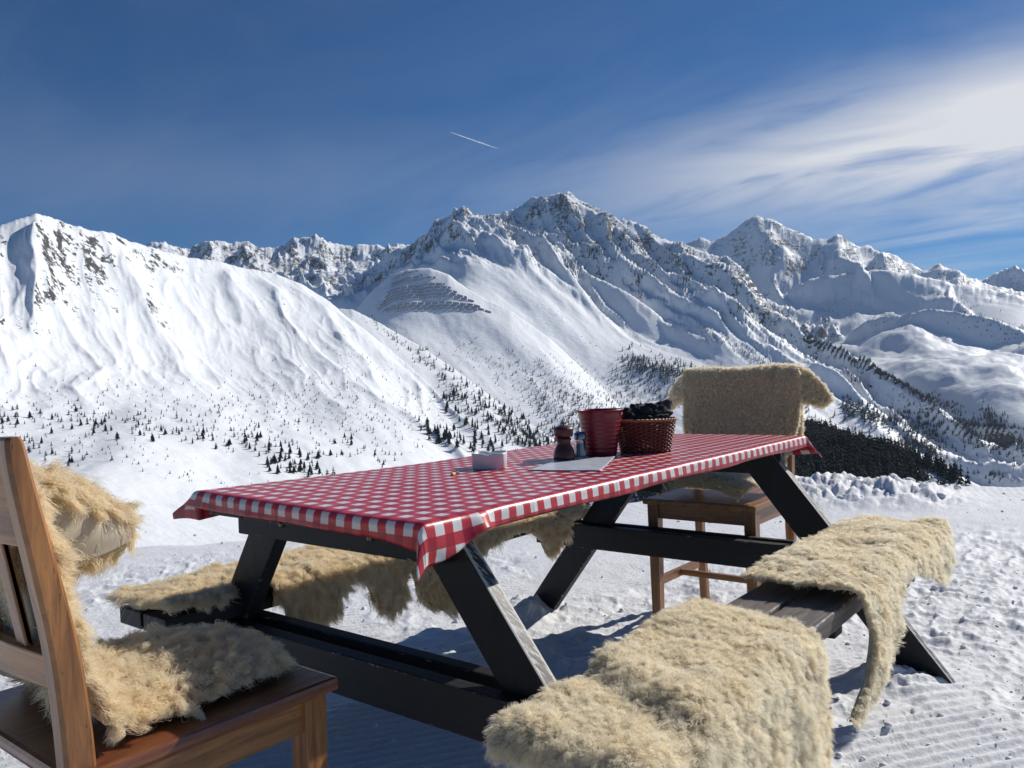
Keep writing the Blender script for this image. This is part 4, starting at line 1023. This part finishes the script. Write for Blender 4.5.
scat(70, 200, 432, 335, 462, 15, 4, 10, 1); scat(44, 265, 462, 335, 476, 10, 5, 10, 1); scat(30, 330, 438, 400, 466, 14, 4, 9, 1); scat(280, 200, 410, 430, 430, 30, 2, 6.5, 1); scat(90, 330, 350, 440, 420, 22, 2, 6, 1)
scat(30, 300, 388, 420, 440, 20, 3, 7, 1); scat(40, 180, 478, 380, 500, 14, 1.5, 3, 1)
scat(80, 372, 322, 470, 400, 6, 4, 12, 2); scat(90, 415, 350, 520, 425, 9, 7, 15, 2); scat(230, 440, 390, 545, 452, 16, 7, 16, 2); scat(190, 500, 425, 590, 458, 12, 8, 16, 2); scat(60, 425, 430, 500, 455, 10, 7, 13, 2)
scat(500, 530, 400, 640, 418, 22, 5, 10, 3); scat(240, 500, 372, 640, 400, 22, 3, 8, 3); scat(200, 540, 425, 660, 430, 14, 7, 12, 3); scat(240, 450, 350, 620, 385, 16, 2.5, 6, 3)
scat(620, 625, 362, 720, 385, 12, 8, 14, 4); scat(200, 610, 380, 700, 400, 14, 6, 11, 4)
scat(230, 700, 330, 770, 366, 7, 3, 8, 5); scat(460, 806, 342, 880, 376, 2.2, 9, 15, 5); scat(440, 870, 370, 932, 405, 2.8, 9, 15, 5)
scat(160, 845, 408, 880, 420, 9, 9, 17, 6); scat(230, 885, 420, 945, 436, 12, 9, 17, 6); scat(170, 905, 442, 935, 456, 6, 9, 16, 6); scat(210, 958, 425, 985, 440, 15, 9, 17, 6); scat(240, 985, 412, 1008, 455, 8, 9, 17, 6); scat(90, 930, 400, 960, 412, 6, 8, 13, 6); scat(60, 1000, 420, 1024, 450, 10, 8, 15, 6); scat(18, 985, 478, 1004, 482, 3, 9, 15, 6); scat(150, 940, 300, 1024, 345, 16, 5, 12, 6); scat(120, 820, 310, 900, 330, 16, 5, 10, 6)
scat(2700, 690, 462, 965, 470, 34, 9, 17, 7); scat(1100, 805, 428, 930, 470, 22, 9, 17, 7); scat(1600, 480, 500, 800, 474, 22, 9, 16, 7); scat(500, 800, 425, 860, 450, 16, 9, 16, 7)
trees = []
for px, py, h, cl in cand:
    s_ = surf(px, py)
    if s_ is None: continue
    P_, D, i, k = s_
    if D > 6500: continue
    if cl == 7 and which[i, k] != 6 and rng.random() < .85: continue
    if cl == 7 and float(fbm(np.array([P_[0]/55.]), np.array([P_[1]/75.]), 3, 950)[0]) > .20: continue
    if cl < 2: h *= .72
    if cl < 3 and which[i, k] != 0: h *= .8
    size = h/D*FPX; trees.append((P_, h, cl, size, px, py))
def hidden(px, py):
    e = np.interp(px, [q[0] for q in edge_pts], [q[1] for q in edge_pts])
    if py > e-1 or px < 2 or px > 1022: return True
    if 676 < px < 828 and 366 < py < 500: return True
    if 185 < px < 700 and py > 493-.128*(px-200)-2 and py < 530: return True
    if px < 40 and py > 435: return True
    if px < 140 and 470 < py: return True
    if 577 < px < 683 and py > 406: return True
    if 553 < px < 590 and py > 426: return True
    if 700 < px < 812 and py > 430: return True
    return False
vis = [t for t in trees if not hidden(t[4], t[5])]
# a tree must show: keep those not buried deep in the dense wood
vis.sort(key=lambda t: -t[3]*(1 if t[2] < 7 else .40)*(1.25 if t[2] < 3 else 1))
big = set(id(t) for t in vis[:296])
protos = []
for s_ in range(6):
    v, f, mi = conifer_geo(900+s_, 7, 7, [.17, .2, .24, .19, .27, .22][s_])
    me_o = mesh_obj('conifer', v, f, [M_CON, M_TRUNK], mat_idx=mi); protos.append(me_o)
CL = {0: ('small dark conifer on the white slope behind the near chair', 'conifers on the slope behind the near chair'),
      1: ('small dark conifer above the left table edge', 'conifers above the left edge of the table'),
      2: ('dark conifer on the descending spur left of the pepper mill', 'conifers on the spur'),
      3: ('small dark conifer in the thin wood above the red bucket', 'conifers above the bucket'),
      4: ('dark conifer in the dense wood left of the far chair', 'conifers left of the far chair'),
      5: ('dark conifer on the long slanting line of trees above the far chair', 'conifers on the slanting line'),
      6: ('dark conifer in the clumps on the valley side at far right', 'conifers at far right'),
      7: ('dark conifer in the dense forest beyond the far chair', 'conifers at the rim of the dense forest')}
CX = {}
for c_ in range(8):
    b_ = [t for t in trees if id(t) in big and t[2] == c_]
    CX[c_] = (*np.quantile([t[4] for t in b_], [.33, .67]), np.quantile([t[3] for t in b_], .5)) if b_ else (0, 0, 0)
used = set(); restV, restF = [], []; off = 0
cheap = [conifer_geo(950+q, 4, 4, [.17, .22, .26][q], False)[:2] for q in range(3)]
for t in trees:
    P_, h, cl, size, px, py = t
    a = rng.uniform(0, 6.28); wd = rng.uniform(.85, 1.25)*(1.5 if cl < 2 else 1.2)
    if id(t) in big:
        q = int(rng.integers(6))
        if q in used: o = protos[q].copy(); COL.objects.link(o)
        else: o = protos[q]; used.add(q)
        o.location = P_; o.scale = (h*wd, h*wd, h); o.rotation_euler = (0, 0, a)
        pos_ = 'left' if px < CX[cl][0] else ('middle' if px < CX[cl][1] else 'right')
        sz = 'tall' if size > CX[cl][2] else 'short'
        lab = CL[cl][0].replace('small ', '').replace('dark conifer', sz+' dark conifer', 1)+', '+pos_+' part'
        tag(o, lab, 'conifer', '%s conifers in the %s part of the %s' % (sz, pos_, CL[cl][1].replace('conifers ', 'trees ')))
    else:
        v, f = cheap[int(rng.integers(3))]; c, s1 = math.cos(a)*h*wd, math.sin(a)*h*wd
        vv = np.column_stack([v[:, 0]*c-v[:, 1]*s1, v[:, 0]*s1+v[:, 1]*c, v[:, 2]*h])+P_
        restV.append(vv); restF.append(f+off); off += len(vv)
for q in range(6):
    if q not in used: bpy.data.objects.remove(protos[q])
fo = mesh_obj('conifer_forest', np.concatenate(restV), np.concatenate(restF), [M_CON])
tag(fo, 'dense dark conifer woods covering the lower valley sides', 'forest', kind='stuff')

# ------------------------------------------------------------------ thin vapour trail high in the sky
def trail():
    m, t = new_mat('vapour_trail'); uv = t.add('ShaderNodeUVMap').outputs[0]; sp = t.add('ShaderNodeSeparateXYZ', {0: uv})
    n_ = t.noise(t.mapping(uv, (14, 2, 1)), 1, 3)
    a = t.math('MULTIPLY', t.ramp(n_, [(.3, .15), (.7, .5)]), t.ramp(sp.outputs[0], [(0, .5), (.25, 1), (.7, .7), (1, 0)]))
    d = t.add('ShaderNodeBsdfTranslucent', {'Color': (.9, .92, .95, 1)}); tr = t.add('ShaderNodeBsdfTransparent')
    mx = t.add('ShaderNodeMixShader', {0: a, 1: tr.outputs[0], 2: d.outputs[0]}); t.add('ShaderNodeOutputMaterial', {0: mx.outputs[0]})
    A = CAM+ray(450, 132)*22000; B = CAM+ray(500, 149.5)*21000
    path = [A+(B-A)*q for q in np.linspace(0, 1, 12)]; v, f = tube(path, np.linspace(8, 20, 12), 8)
    uv_ = [(i//8/11, (i % 8)/8) for i in range(len(v))]
    tag(mesh_obj('vapour_trail', v, f, [m], smooth=True, uv=uv_), 'short thin white vapour trail crossing the blue sky', 'vapour trail')
trail()

# ------------------------------------------------------------------ thin mountain air
def haze():
    m = bpy.data.materials.new('thin_blue_air'); m.use_nodes = True; t = NT(m.node_tree)
    v = t.add('ShaderNodeVolumePrincipled', {'Color': (.62, .78, 1, 1), 'Density': 3.2e-5, 'Anisotropy': .2})
    o = t.add('ShaderNodeOutputMaterial'); t.l.new(v.outputs[0], o.inputs['Volume'])
    lo = float(min(gv[:, 2].min(), Z.min()+CAM[2]))-1; hi = float(Z.max()+CAM[2])+40; r = 9500
    V = [(x, y, z) for z in (lo, hi) for x, y in ((-r, -r), (r, -r), (r, r), (-r, r))]
    ob = mesh_obj('haze', V, [(3, 2, 1, 0), (4, 5, 6, 7), (0, 1, 5, 4), (1, 2, 6, 5), (2, 3, 7, 6), (3, 0, 4, 7)], [m])
    tag(ob, 'thin clear mountain air that turns far slopes faintly blue', 'haze', kind='stuff')
haze()
